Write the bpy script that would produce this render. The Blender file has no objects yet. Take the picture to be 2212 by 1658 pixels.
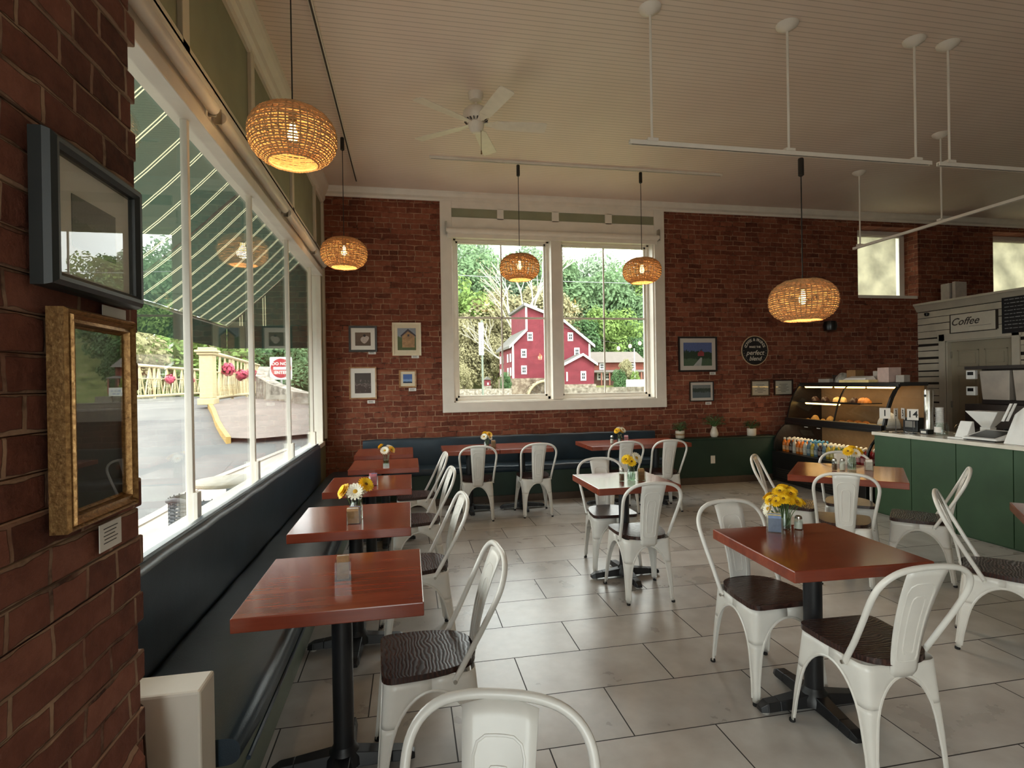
import bpy, bmesh, math, random
from mathutils import Vector, Matrix
SC = bpy.context.scene
COL = SC.collection
PI = math.pi
# ------------------------------------------------------------------ camera
IW, IH = 2212.0, 1658.0
YAW, PITCH, ROLL, FPX = 0.18857445, -0.00271564, -0.01606691, 1169.79
EYE = Vector((0.0, 0.0, 1.55))
def cam_axes():
    r = Vector((math.cos(YAW), -math.sin(YAW), 0)); f = Vector((math.sin(YAW), math.cos(YAW), 0)); u = Vector((0, 0, 1))
    f, u = f*math.cos(PITCH)+u*math.sin(PITCH), u*math.cos(PITCH)-f*math.sin(PITCH)
    r, u = r*math.cos(ROLL)+u*math.sin(ROLL), u*math.cos(ROLL)-r*math.sin(ROLL)
    return r, u, f
CR, CU, CF = cam_axes()
def U(x, y, ax, v):
    """the place on the plane ax = v that the photograph shows at pixel x, y"""
    d = CF+CR*((x-IW/2)/FPX)-CU*((y-IH/2)/FPX); i = 'xyz'.index(ax)
    return EYE+d*((v-EYE[i])/d[i])
cd = bpy.data.cameras.new('camera'); cam = bpy.data.objects.new('camera', cd); COL.objects.link(cam)
cd.sensor_width = 36; cd.lens = 36*FPX/IW; cd.clip_end = 600; cd.clip_start = 0.03
M = Matrix((CR, CU, -CF)).transposed().to_4x4(); M.translation = EYE; cam.matrix_world = M
SC.camera = cam
# ------------------------------------------------------------------ exposure, sky, daylight
vs = SC.view_settings; vs.view_transform = 'Standard'; vs.look = 'None'; vs.gamma = 1; vs.use_curve_mapping = False
vs.exposure = 0.62
SC.cycles.max_bounces = 10; SC.cycles.diffuse_bounces = 6; SC.cycles.transparent_max_bounces = 24
SC.cycles.glossy_bounces = 4; SC.cycles.caustics_reflective = False; SC.cycles.sample_clamp_indirect = 8
SKY = 5.5
w = bpy.data.worlds.new('overcast_sky'); SC.world = w; w.use_nodes = True
nt = w.node_tree; nt.nodes.clear()
wo = nt.nodes.new('ShaderNodeOutputWorld'); bg = nt.nodes.new('ShaderNodeBackground'); tc = nt.nodes.new('ShaderNodeTexCoord')
nz = nt.nodes.new('ShaderNodeTexNoise'); nz.inputs['Scale'].default_value = 2.2; nz.inputs['Detail'].default_value = 5
rp = nt.nodes.new('ShaderNodeValToRGB'); rp.color_ramp.elements[0].color = (0.82, 0.91, 1.0, 1); rp.color_ramp.elements[1].color = (1, 0.985, 0.965, 1)
rp.color_ramp.elements[0].position = 0.3; rp.color_ramp.elements[1].position = 0.6
nt.links.new(tc.outputs['Generated'], nz.inputs['Vector']); nt.links.new(nz.outputs['Fac'], rp.inputs['Fac'])
nt.links.new(rp.outputs['Color'], bg.inputs['Color']); nt.links.new(bg.outputs[0], wo.inputs['Surface'])
bg.inputs['Strength'].default_value = SKY
def lamp(name, kind, loc, energy, col=(1, 1, 1), rot=None, **kw):
    d = bpy.data.lights.new(name, kind); d.energy = energy; d.color = col
    for k, v in kw.items(): setattr(d, k, v)
    o = bpy.data.objects.new(name, d); COL.objects.link(o); o.location = loc
    if rot: o.rotation_euler = rot
    return o
# hazy sun high behind the building: it reaches the street, the mill and, by the added rear window, the room
lamp('sun', 'SUN', (20, -20, 40), 3.0, (1, 0.97, 0.93), (math.radians(42), 0, math.radians(24)), angle=math.radians(6))
def portal(name, loc, sx, sy, rot):
    o = lamp(name, 'AREA', loc, 1, (1, 1, 1), rot, shape='RECTANGLE', size=sx, size_y=sy); o.data.cycles.is_portal = True
portal('daylight_portal_street', (-1.2, 4.4, 1.9), 2.2, 5.8, (0, math.radians(-90), 0))
portal('daylight_portal_back', (2.13, 7.75, 2.45), 3.0, 2.3, (math.radians(-90), 0, 0))
portal('daylight_portal_rear', (-1.2, -1.85, 1.9), 2.2, 3.0, (0, math.radians(-90), 0))
portal('daylight_portal_added_window', (-0.35, -3.58, 1.75), 1.2, 3.4, (math.radians(90), 0, 0))  # guides daylight through the added rear window
# ------------------------------------------------------------------ materials
def lin(c):
    return tuple(((x/255)/12.92 if x/255 <= 0.04045 else ((x/255+0.055)/1.055)**2.4) for x in c[:3])+(1.0,)
class NT:
    def __init__(s, name):
        s.m = bpy.data.materials.new(name); s.m.use_nodes = True; s.t = s.m.node_tree; s.t.nodes.clear()
        s.out = s.t.nodes.new('ShaderNodeOutputMaterial')
    def n(s, kind, **kw):
        nd = s.t.nodes.new('ShaderNode'+kind)
        for k, v in kw.items():
            if hasattr(nd, k) and not k.startswith('i_'): setattr(nd, k, v)
        return nd
    def put(s, sock, v):
        if hasattr(v, 'is_output'): s.t.links.new(v, sock)
        else: sock.default_value = v
    def math(s, op, a, b=0.0, c=None, clamp=False):
        nd = s.t.nodes.new('ShaderNodeMath'); nd.operation = op; nd.use_clamp = clamp
        s.put(nd.inputs[0], a); s.put(nd.inputs[1], b)
        if c is not None: s.put(nd.inputs[2], c)
        return nd.outputs[0]
    def mix(s, f, a, b, mode='MIX'):
        nd = s.t.nodes.new('ShaderNodeMix'); nd.data_type = 'RGBA'; nd.blend_type = mode
        s.put(nd.inputs['Factor'], f); s.put(nd.inputs[6], a); s.put(nd.inputs[7], b)
        return nd.outputs[2]
    def xyz(s, v):
        nd = s.t.nodes.new('ShaderNodeSeparateXYZ'); s.t.links.new(v, nd.inputs[0]); return nd.outputs
    def comb(s, x, y, z=0.0):
        nd = s.t.nodes.new('ShaderNodeCombineXYZ'); s.put(nd.inputs[0], x); s.put(nd.inputs[1], y); s.put(nd.inputs[2], z); return nd.outputs[0]
    def coord(s, which='Object'):
        return s.t.nodes.new('ShaderNodeTexCoord').outputs[which]
    def noise(s, vec, scale, detail=3, rough=0.5):
        nd = s.t.nodes.new('ShaderNodeTexNoise'); nd.inputs['Scale'].default_value = scale
        nd.inputs['Detail'].default_value = detail; nd.inputs['Roughness'].default_value = rough
        s.t.links.new(vec, nd.inputs['Vector']); return nd.outputs['Fac']
    def ramp(s, f, stops):
        nd = s.t.nodes.new('ShaderNodeValToRGB'); e = nd.color_ramp.elements
        while len(e) < len(stops): e.new(0.5)
        for k, (p, c) in enumerate(stops):
            e[k].position = p; e[k].color = c if len(c) == 4 else tuple(c)+(1,)
        s.put(nd.inputs[0], f); return nd.outputs[0]
    def bump(s, h, strength=0.3, dist=0.01):
        nd = s.t.nodes.new('ShaderNodeBump'); nd.inputs['Strength'].default_value = strength; nd.inputs['Distance'].default_value = dist
        s.t.links.new(h, nd.inputs['Height']); return nd.outputs[0]
    def pbsdf(s, col, rough=0.5, metal=0.0, normal=None, spec=0.5, coat=0.0, emit=None, estr=0.0, trans=0.0):
        b = s.t.nodes.new('ShaderNodeBsdfPrincipled')
        s.put(b.inputs['Base Color'], col); s.put(b.inputs['Roughness'], rough); s.put(b.inputs['Metallic'], metal)
        s.put(b.inputs['Specular IOR Level'], spec); s.put(b.inputs['Coat Weight'], coat); b.inputs['Coat Roughness'].default_value = 0.12
        if normal is not None: s.t.links.new(normal, b.inputs['Normal'])
        if emit is not None: s.put(b.inputs['Emission Color'], emit); b.inputs['Emission Strength'].default_value = estr
        s.b = b; s.t.links.new(b.outputs[0], s.out.inputs[0]); return s.m
MATS = {}
def pm(name, rgb, rough=0.5, metal=0.0, var=0.12, scale=14.0, bump=0.0, spec=0.5, coat=0.0):
    """plain painted or moulded surface with slight procedural unevenness"""
    if name in MATS: return MATS[name]
    t = NT(name); c = lin(rgb); v = t.coord(); f = t.noise(v, scale, 3)
    dk = tuple(x*(1-var) for x in c[:3])+(1,); lt = tuple(min(1, x*(1+var)) for x in c[:3])+(1,)
    col = t.ramp(f, [(0.3, dk), (0.7, lt)])
    nrm = t.bump(t.noise(v, scale*6, 2), bump, 0.004) if bump else None
    MATS[name] = t.pbsdf(col, rough, metal, nrm, spec, coat); return MATS[name]
def emat(name, rgb, strength):
    if name in MATS: return MATS[name]
    t = NT(name); e = t.n('Emission'); e.inputs[0].default_value = lin(rgb); e.inputs[1].default_value = strength
    t.t.links.new(e.outputs[0], t.out.inputs[0]); MATS[name] = t.m; return t.m
def glassmat(name, tint=(255, 255, 255), rough=0.0, ior=1.45, alpha=1.0):
    if name in MATS: return MATS[name]
    t = NT(name); tr = t.n('BsdfTransparent'); tr.inputs[0].default_value = lin(tint)
    gl = t.n('BsdfGlossy'); gl.inputs['Roughness'].default_value = rough; gl.inputs[0].default_value = (1, 1, 1, 1)
    fr = t.n('Fresnel'); bf = t.n('NewGeometry').outputs['Backfacing']       # thin pane: same reflection from both faces
    t.t.links.new(t.math('ADD', ior, t.math('MULTIPLY', bf, 1.0/ior-ior)), fr.inputs[0])
    mx = t.n('MixShader'); t.t.links.new(fr.outputs[0], mx.inputs[0]); t.t.links.new(tr.outputs[0], mx.inputs[1]); t.t.links.new(gl.outputs[0], mx.inputs[2])
    t.t.links.new(mx.outputs[0], t.out.inputs[0]); MATS[name] = t.m; return t.m
def transmat(name, rgb, fac=0.5, scale=20):
    """cloth, leaf or woven strand: diffuse with some light passing through"""
    if name in MATS: return MATS[name]
    t = NT(name); c = lin(rgb); f = t.noise(t.coord(), scale, 3)
    col = t.ramp(f, [(0.3, tuple(x*0.75 for x in c[:3])), (0.7, tuple(min(1, x*1.15) for x in c[:3]))])
    d = t.n('BsdfDiffuse'); r = t.n('BsdfTranslucent'); mx = t.n('MixShader'); mx.inputs[0].default_value = fac
    t.t.links.new(col, d.inputs[0]); t.t.links.new(col, r.inputs[0])
    t.t.links.new(d.outputs[0], mx.inputs[1]); t.t.links.new(r.outputs[0], mx.inputs[2]); t.t.links.new(mx.outputs[0], t.out.inputs[0])
    MATS[name] = t.m; return t.m
def wall_uv(t):
    """u along the wall, v up, whichever way the face looks"""
    g = t.n('NewGeometry'); nx, ny, nz_ = t.xyz(g.outputs['Normal']); x, y, z = t.xyz(t.coord())
    ax = t.math('GREATER_THAN', t.math('ABSOLUTE', nx), 0.5)
    u = t.math('ADD', t.math('MULTIPLY', y, ax), t.math('MULTIPLY', x, t.math('SUBTRACT', 1.0, ax)))
    return u, z
def brick_mat(name, c_dark, c_mid, c_light, mortar, course=0.0735, blen=0.215):
    t = NT(name); u, z = wall_uv(t); v = t.comb(u, z)
    ns = t.n('TexNoise'); ns.inputs['Scale'].default_value = 7.0; ns.inputs['Detail'].default_value = 3; t.t.links.new(v, ns.inputs['Vector'])
    sub = t.n('VectorMath', operation='SUBTRACT'); t.t.links.new(ns.outputs['Color'], sub.inputs[0]); sub.inputs[1].default_value = (0.5, 0.5, 0.5)
    scl = t.n('VectorMath', operation='SCALE'); t.t.links.new(sub.outputs[0], scl.inputs[0]); scl.inputs['Scale'].default_value = 0.034
    add = t.n('VectorMath', operation='ADD'); t.t.links.new(v, add.inputs[0]); t.t.links.new(scl.outputs[0], add.inputs[1])
    b = t.n('TexBrick'); b.offset = 0.5; b.squash_frequency = 5; b.squash = 0.55; b.offset_frequency = 2
    t.t.links.new(add.outputs[0], b.inputs['Vector'])
    b.inputs['Scale'].default_value = 1.0; b.inputs['Brick Width'].default_value = blen; b.inputs['Row Height'].default_value = course
    b.inputs['Mortar Size'].default_value = 0.0065; b.inputs['Mortar Smooth'].default_value = 0.3; b.inputs['Bias'].default_value = 0.0
    b.inputs['Color1'].default_value = (0, 0, 0, 1); b.inputs['Color2'].default_value = (1, 1, 1, 1); b.inputs['Mortar'].default_value = (0.5, 0.5, 0.5, 1)
    tone = t.math('ADD', t.math('MULTIPLY', b.outputs['Color'], 0.42), t.math('MULTIPLY', t.noise(v, 1.7, 4), 0.62))
    tone = t.math('ADD', tone, t.math('MULTIPLY', t.math('SUBTRACT', t.noise(add.outputs[0], 16, 5, 0.65), 0.5), 0.75))
    col = t.ramp(tone, [(0.12, lin(c_dark)), (0.5, lin(c_mid)), (0.95, lin(c_light))])
    # mortar: smeared with brick dust, sometimes bare and pale; dark stretches paint joint shadow
    mf = t.math('MULTIPLY', b.outputs['Fac'], t.ramp(t.noise(v, 6.5, 5, 0.6), [(0.36, (0.35, 0.35, 0.35, 1)), (0.56, (1, 1, 1, 1))]))
    mc = t.ramp(t.noise(v, 4.0, 5, 0.65), [(0.36, lin((66, 42, 32))), (0.46, lin(tuple(c*0.85 for c in mortar))), (0.62, lin(mortar))])
    col = t.mix(mf, col, mc)
    col = t.mix(t.ramp(t.noise(v, 11, 6, 0.7), [(0.66, (0, 0, 0, 1)), (0.76, (0.55, 0.55, 0.55, 1))]), col, lin(mortar))
    h = t.math('SUBTRACT', t.math('MULTIPLY', t.noise(v, 30, 5, 0.65), 0.6), b.outputs['Fac'])
    return t.pbsdf(col, 0.9, 0, t.bump(h, 0.8, 0.012), 0.25)
BRICK = brick_mat('old_red_brick', (74, 40, 30), (120, 66, 49), (152, 94, 71), (170, 133, 107))
BRICKP = brick_mat('old_red_brick_pier', (70, 40, 31), (114, 67, 53), (146, 94, 76), (172, 138, 112))
WHITE = pm('white_trim_paint', (226, 218, 206), 0.45, var=0.05, scale=6)
CREAM = pm('cream_trim_paint', (205, 196, 178), 0.5, var=0.06, scale=6)
SAGE = pm('sage_green_panel_paint', (138, 138, 112), 0.6, var=0.08, scale=4)
GREEN = pm('dark_green_paint', (48, 74, 47), 0.5, var=0.12, scale=5)
GREEND = pm('deep_green_paint', (36, 56, 44), 0.45, var=0.12, scale=5)
BLACK = pm('black_powder_coat', (22, 22, 25), 0.42, var=0.2)
BLACKP = pm('black_plastic', (18, 17, 17), 0.3, var=0.2)
STEEL = pm('brushed_steel', (190, 186, 178), 0.28, metal=1.0, var=0.08)
CHAIRW = pm('white_chair_enamel', (222, 218, 211), 0.34, var=0.05, scale=9, coat=0.15)
GLASS = glassmat('window_glass', (250, 253, 250))
JAR = glassmat('jar_glass', (238, 244, 240), 0.02)
ACRYL = glassmat('clear_acrylic', (240, 240, 238), 0.03)
def ceiling_mat():
    t = NT('beadboard_ceiling_paint'); x, y, z = t.xyz(t.coord())
    f = t.math('FRACT', t.math('DIVIDE', y, 0.053)); gr = t.math('LESS_THAN', f, 0.16)
    base = t.ramp(t.noise(t.coord(), 1.5, 3), [(0.3, lin((226, 207, 193))), (0.7, lin((233, 216, 203)))])
    col = t.mix(t.math('MULTIPLY', gr, 0.34), base, lin((120, 100, 82)))
    return t.pbsdf(col, 0.55, 0, t.bump(t.math('SUBTRACT', 1.0, gr), 0.5, 0.006), 0.3)
CEIL = ceiling_mat()
def floor_mat():
    t = NT('grey_floor_tile'); x, y, z = t.xyz(t.coord())
    v = t.math('DIVIDE', t.math('SUBTRACT', y, 1.8346), 0.3865); row = t.math('FLOOR', v)
    par = t.math('FLOORED_MODULO', row, 2.0)
    u = t.math('ADD', t.math('DIVIDE', t.math('SUBTRACT', x, 0.945), 0.77), t.math('MULTIPLY', t.math('SUBTRACT', 1.0, par), 0.5))
    fu = t.math('FRACT', u); fv = t.math('FRACT', v)
    gu = t.math('LESS_THAN', t.math('MINIMUM', fu, t.math('SUBTRACT', 1.0, fu)), 0.0040)
    gv = t.math('LESS_THAN', t.math('MINIMUM', fv, t.math('SUBTRACT', 1.0, fv)), 0.0080)
    g = t.math('MAXIMUM', gu, gv)
    wn = t.n('TexWhiteNoise'); wn.noise_dimensions = '2D'; t.t.links.new(t.comb(t.math('FLOOR', u), row), wn.inputs['Vector'])
    off = t.n('VectorMath', operation='ADD'); sc = t.n('VectorMath', operation='SCALE'); sc.inputs['Scale'].default_value = 9.0
    t.t.links.new(wn.outputs['Color'], sc.inputs[0]); t.t.links.new(t.coord(), off.inputs[0]); t.t.links.new(sc.outputs[0], off.inputs[1])
    cl = t.math('ADD', t.math('MULTIPLY', t.noise(off.outputs[0], 5.0, 5, 0.52), 0.8), t.math('MULTIPLY', wn.outputs['Value'], 0.18))
    col = t.ramp(cl, [(0.28, lin((166, 159, 153))), (0.5, lin((184, 178, 172))), (0.74, lin((202, 198, 193)))])
    col = t.mix(g, col, lin((44, 38, 36)))
    ro = t.math('ADD', 0.24, t.math('MULTIPLY', cl, 0.1)); ro = t.math('ADD', ro, t.math('MULTIPLY', g, 0.4))
    return t.pbsdf(col, ro, 0, t.bump(t.math('SUBTRACT', t.math('MULTIPLY', cl, 0.03), g), 0.2, 0.004), 0.5)
FLOOR = floor_mat()
def wood_mat(name, c0, c1, c2, rough, axis=0, scale=1.0, coat=0.0, bump=0.05, plank=0.0):
    t = NT(name); x, y, z = t.xyz(t.coord()); a, b = (x, y) if axis == 0 else (y, x)
    v = t.comb(t.math('MULTIPLY', a, 2.2*scale), t.math('MULTIPLY', b, 34*scale), t.math('MULTIPLY', z, 20))
    g = t.noise(v, 1.0, 5, 0.6); blot = t.noise(t.coord(), 6*scale, 3)
    f = t.math('ADD', t.math('MULTIPLY', g, 0.65), t.math('MULTIPLY', blot, 0.35))
    if plank:
        wn = t.n('TexWhiteNoise'); wn.noise_dimensions = '1D'; t.put(wn.inputs['W'], t.math('FLOOR', t.math('DIVIDE', b, plank)))
        f = t.math('ADD', f, t.math('MULTIPLY', t.math('SUBTRACT', wn.outputs['Value'], 0.5), 0.14))
    col = t.ramp(f, [(0.34, lin(c0)), (0.5, lin(c1)), (0.68, lin(c2))])
    return t.pbsdf(col, rough, 0, t.bump(g, bump, 0.002), 0.5, coat)
TABLEW = wood_mat('cherry_stained_table_wood', (112, 48, 32), (128, 57, 37), (142, 69, 46), 0.2, 0, 0.7, 0.3, 0.0, 0.083)
def seat_mat():
    t = NT('dark_walnut_seat_wood'); v = t.coord(); w = t.n('TexWave', wave_type='BANDS', bands_direction='Y')
    w.inputs['Scale'].default_value = 20; w.inputs['Distortion'].default_value = 13; w.inputs['Detail'].default_value = 2; w.inputs['Detail Scale'].default_value = 0.5
    t.t.links.new(v, w.inputs['Vector']); g = w.outputs['Fac']
    col = t.ramp(g, [(0.1, lin((66, 42, 36))), (0.35, lin((50, 29, 24))), (0.9, lin((40, 22, 18)))])
    return t.pbsdf(col, t.math('ADD', 0.24, t.math('MULTIPLY', g, 0.14)), 0, t.bump(g, 0.13, 0.002), 0.5)
SEATW = seat_mat()
def vinyl_mat():
    t = NT('navy_vinyl'); v = t.coord()
    col = t.ramp(t.noise(v, 4, 3), [(0.3, lin((29, 43, 54))), (0.7, lin((40, 56, 68)))])
    h = t.math('ADD', t.math('MULTIPLY', t.noise(v, 260, 2), 0.3), t.math('MULTIPLY', t.noise(v, 5, 3), 1.0))
    return t.pbsdf(col, 0.36, 0, t.bump(h, 0.25, 0.008), 0.55)
VINYL = vinyl_mat()
# ------------------------------------------------------------------ mesh building
class MB:
    def __init__(s): s.v = []; s.f = []; s.mi = []; s.cur = 0
    def m(s, i): s.cur = i; return s
    def face(s, idx): s.f.append(tuple(idx)); s.mi.append(s.cur)
    def poly(s, pts):
        b = len(s.v); s.v += [tuple(p) for p in pts]; s.face(range(b, b+len(pts))); return s
    def box(s, x0, x1, y0, y1, z0, z1):
        x0, x1 = sorted((x0, x1)); y0, y1 = sorted((y0, y1)); z0, z1 = sorted((z0, z1)); b = len(s.v)
        s.v += [(x0, y0, z0), (x1, y0, z0), (x1, y1, z0), (x0, y1, z0), (x0, y0, z1), (x1, y0, z1), (x1, y1, z1), (x0, y1, z1)]
        for q in ((3, 2, 1, 0), (4, 5, 6, 7), (0, 1, 5, 4), (1, 2, 6, 5), (2, 3, 7, 6), (3, 0, 4, 7)): s.face([b+i for i in q])
        return s
    def hexa(s, lo, hi):
        """solid between two matching polygons"""
        n = len(lo); b = len(s.v); s.v += [tuple(p) for p in lo]+[tuple(p) for p in hi]
        s.face([b+i for i in reversed(range(n))]); s.face([b+n+i for i in range(n)])
        for i in range(n): s.face((b+i, b+(i+1) % n, b+n+(i+1) % n, b+n+i))
        return s
    def prism(s, pts, off):
        off = Vector(off); return s.hexa(pts, [Vector(p)+off for p in pts])
    def lathe(s, prof, n=24, c=(0, 0, 0), cap=True, sx=1.0, sy=1.0):
        b = len(s.v); k = len(prof)
        for r, z in prof:
            for i in range(n):
                a = 2*PI*i/n; s.v.append((c[0]+r*sx*math.cos(a), c[1]+r*sy*math.sin(a), c[2]+z))
        for j in range(k-1):
            for i in range(n): s.face((b+j*n+i, b+j*n+(i+1) % n, b+(j+1)*n+(i+1) % n, b+(j+1)*n+i))
        if cap:
            if prof[0][0] > 1e-4: s.face([b+i for i in reversed(range(n))])
            if prof[-1][0] > 1e-4: s.face([b+(k-1)*n+i for i in range(n)])
        return s
    def cyl(s, p0, p1, r, n=12, r1=None): return s.tube([p0, p1], [r, r if r1 is None else r1], n)
    def tube(s, pts, r, n=8, closed=False, flat=None, cap=True):
        P = [Vector(p) for p in pts]; k = len(P); b = len(s.v)
        R = r if isinstance(r, (list, tuple)) else [r]*k
        T = []
        for i in range(k):
            a = P[(i-1) % k] if (closed or i > 0) else P[i]; c = P[(i+1) % k] if (closed or i < k-1) else P[i]
            T.append((c-a).normalized() if (c-a).length > 1e-9 else Vector((0, 0, 1)))
        up = Vector((0, 0, 1)) if abs(T[0].z) < 0.9 else Vector((1, 0, 0))
        N = (up-T[0]*up.dot(T[0])).normalized()
        for i in range(k):
            N = (N-T[i]*N.dot(T[i])); N = N.normalized() if N.length > 1e-6 else Vector((1, 0, 0)); B = T[i].cross(N)
            fl = flat or 1.0
            for j in range(n):
                a = 2*PI*j/n; s.v.append(tuple(P[i]+N*(R[i]*math.cos(a))+B*(R[i]*fl*math.sin(a))))
        for i in range(k if closed else k-1):
            i2 = (i+1) % k
            for j in range(n): s.face((b+i*n+j, b+i*n+(j+1) % n, b+i2*n+(j+1) % n, b+i2*n+j))
        if cap and not closed:
            s.face([b+j for j in reversed(range(n))]); s.face([b+(k-1)*n+j for j in range(n)])
        return s
    def ball(s, c, r, n=12, m=8, sz=1.0):
        prof = [(max(1e-5, r*math.sin(PI*j/m)), -r*sz*math.cos(PI*j/m)) for j in range(m+1)]
        return s.lathe(prof, n, c, cap=False)
    def strip(s, rows):
        """loft of equal-length open polylines"""
        k = len(rows[0]); b = len(s.v)
        for rr in rows: s.v += [tuple(p) for p in rr]
        for i in range(len(rows)-1):
            for j in range(k-1): s.face((b+i*k+j, b+i*k+j+1, b+(i+1)*k+j+1, b+(i+1)*k+j))
        return s
    def add(s, mesh, mat=None):
        b = len(s.v); mt = mat or Matrix()
        s.v += [tuple(mt @ v.co) for v in mesh.vertices]
        for p in mesh.polygons: s.face([b+i for i in p.vertices])
        return s
    def build(s, name, mats, parent=None, smooth=False, bevel=0.0, solid=0.0, sub=0, loc=None, rotz=0.0):
        me = bpy.data.meshes.new(name); me.from_pydata(s.v, [], s.f)
        for m in (mats if isinstance(mats, (list, tuple)) else [mats]): me.materials.append(m)
        me.polygons.foreach_set('material_index', s.mi)
        me.validate(); me.update()
        if smooth:
            me.polygons.foreach_set('use_smooth', [True]*len(me.polygons)); me.set_sharp_from_angle(angle=math.radians(42))
        o = bpy.data.objects.new(name, me); COL.objects.link(o)
        if loc is not None: o.location = loc
        o.rotation_euler = (0, 0, rotz)
        if parent is not None: o.parent = parent
        if solid:
            q = o.modifiers.new('sheet', 'SOLIDIFY'); q.thickness = solid; q.offset = 0
        if sub:
            q = o.modifiers.new('smooth', 'SUBSURF'); q.levels = sub; q.render_levels = sub
        if bevel:
            q = o.modifiers.new('edge', 'BEVEL'); q.width = bevel; q.segments = 2; q.limit_method = 'ANGLE'; q.angle_limit = math.radians(40)
        return o
def tag(o, label=None, cat=None, group=None, kind=None):
    if label: o['label'] = label
    if cat: o['category'] = cat
    if group: o['group'] = group
    if kind: o['kind'] = kind
    return o
def thing(name, label, cat, loc=(0, 0, 0), rotz=0.0, group=None):
    o = bpy.data.objects.new(name, None); COL.objects.link(o); o.empty_display_size = 0.1
    o.location = loc; o.rotation_euler = (0, 0, rotz); return tag(o, label, cat, group)
def struct(o): o['kind'] = 'structure'; return o
def kids(o): return [c for c in bpy.data.objects if c.parent is o]
def dup(root, loc, rotz, label=None, group=None):
    r = root.copy(); COL.objects.link(r); r.location = loc; r.rotation_euler = (0, 0, rotz)
    if label: r['label'] = label
    if group: r['group'] = group
    for ch in kids(root):
        c = ch.copy(); COL.objects.link(c); c.parent = r
        for g in kids(ch):
            d = g.copy(); COL.objects.link(d); d.parent = c
    return r
def text_mesh(body, size, shear=0.0, extrude=0.0, offset=0.0, spacing=1.0):
    cu = bpy.data.curves.new('lettering', 'FONT'); cu.body = body; cu.size = size; cu.shear = shear; cu.extrude = extrude
    cu.align_x = 'CENTER'; cu.align_y = 'CENTER'; cu.offset = offset; cu.space_character = spacing; cu.resolution_u = 3
    o = bpy.data.objects.new('lettering', cu); COL.objects.link(o)
    dg = bpy.context.evaluated_depsgraph_get(); me = bpy.data.meshes.new_from_object(o.evaluated_get(dg))
    bpy.data.objects.remove(o); bpy.data.curves.remove(cu); return me
FACE_Y = Matrix(((1, 0, 0), (0, 0, -1), (0, 1, 0))).to_4x4()     # lettering that faces -Y
FACE_X = Matrix(((0, 0, -1), (-1, 0, 0), (0, 1, 0))).to_4x4()    # lettering that faces -X
def frange(a, b, n): return [a+(b-a)*i/(n-1) for i in range(n)]
RNG = random.Random(7)
# ================================================================== THE ROOM
XL, YB, ZC = -1.1, 7.56, 4.2
struct(MB().box(-1.3, 11.6, -3.6, 7.95, -0.12, 0).build('floor', FLOOR))
struct(MB().box(-1.3, 11.6, -3.6, 7.95, ZC, ZC+0.12).build('ceiling', CEIL))
b = MB()
for x0, x1, z0, z1 in ((-1.3, 0.52, 0, ZC), (0.52, 3.74, 0, 1.22), (0.52, 3.74, 3.66, ZC), (3.74, 7.17, 0, ZC), (7.17, 8.33, 0, 2.83), (7.17, 8.33, 4.0, ZC),
                       (8.33, 9.86, 0, ZC), (9.86, 11.1, 0, 2.83), (9.86, 11.1, 4.0, ZC), (11.1, 11.6, 0, ZC)):
    b.box(x0, x1, YB, YB+0.4, z0, z1)
struct(b.build('wall_back', BRICK))
PLASTER = pm('cream_wall_plaster', (198, 186, 164), 0.8, var=0.05, scale=3)
struct(MB().box(11.5, 11.6, -3.6, YB, 0, ZC).build('wall_right', PLASTER))
b = MB()
for x0, x1, z0, z1 in ((-1.3, -0.95, 0, ZC), (0.25, 11.6, 0, ZC), (-0.95, 0.25, 0, 0.05), (-0.95, 0.25, 3.45, ZC)):
    b.box(x0, x1, -3.6, -3.5, z0, z1)
struct(b.build('wall_front', PLASTER))
b = MB().box(XL-0.16, XL, -3.5, YB, 0, 0.8).box(XL-0.16, XL, -3.5, YB, 3.25, ZC).box(XL-0.16, XL, 7.3, YB, 0.8, 3.25)
struct(b.build('wall_left', SAGE))
# brick pier at the street side: slightly uneven quoin edge
b = MB(); r = random.Random(3)
k = 0; z = 0.0
while z < ZC-0.01:
    z1 = min(ZC, z+0.0735); e = 1.535+(0.012 if k % 2 else -0.004)+r.uniform(-0.008, 0.008)
    xf = -0.68+r.uniform(-0.003, 0.003)
    b.box(XL-0.16, xf, -0.3, e, z+0.0005, z1-0.0005); z = z1; k += 1
b.box(XL-0.16, -0.695, -0.29, 1.515, 0, ZC)
b.hexa([(-0.7, -0.3, 0), (-0.652, -0.3, 0), (-0.652, 1.49, 0), (-0.7, 1.50, 0)], [(-0.7, -0.3, 0.70), (-0.655, -0.3, 0.64), (-0.655, 1.49, 0.64), (-0.7, 1.50, 0.70)])
struct(b.build('wall_pier', BRICKP, smooth=False, bevel=0.006))
# ---- street window
w1 = struct(thing('window_1', None, None)); b = MB()
POSTS = [1.93, 3.12, 4.29, 5.53, 6.78]
for y in POSTS:
    b.box(-1.155, -1.118, y-0.016, y+0.016, 0.8, 2.98)
b.box(-1.2, -1.085, 7.25, 7.3, 0.8, 2.98)
b.box(-1.24, -1.07, 1.5, 7.32, 0.78, 0.835)
b.build('window_frame', WHITE, w1, bevel=0.004)
for y in POSTS: MB().box(-1.118, -1.095, y-0.025, y+0.028, 0.835, 1.0).build('post_bracket', WHITE, w1, bevel=0.003)
ys = [1.5]+POSTS+[7.27]
for i in range(len(ys)-1): MB().box(-1.145, -1.138, ys[i]+0.015, ys[i+1]-0.015, 0.83, 2.98).build('window_pane', GLASS, w1)
b = MB().box(-1.2, -1.06, 1.5, 7.3, 2.955, 3.03).box(-1.2, -1.05, 1.5, 7.3, 3.15, 3.20).box(-1.2, -1.08, 1.5, 7.3, 3.03, 3.16).box(-1.2, -1.075, 1.5, YB, 3.19, 3.275)
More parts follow.
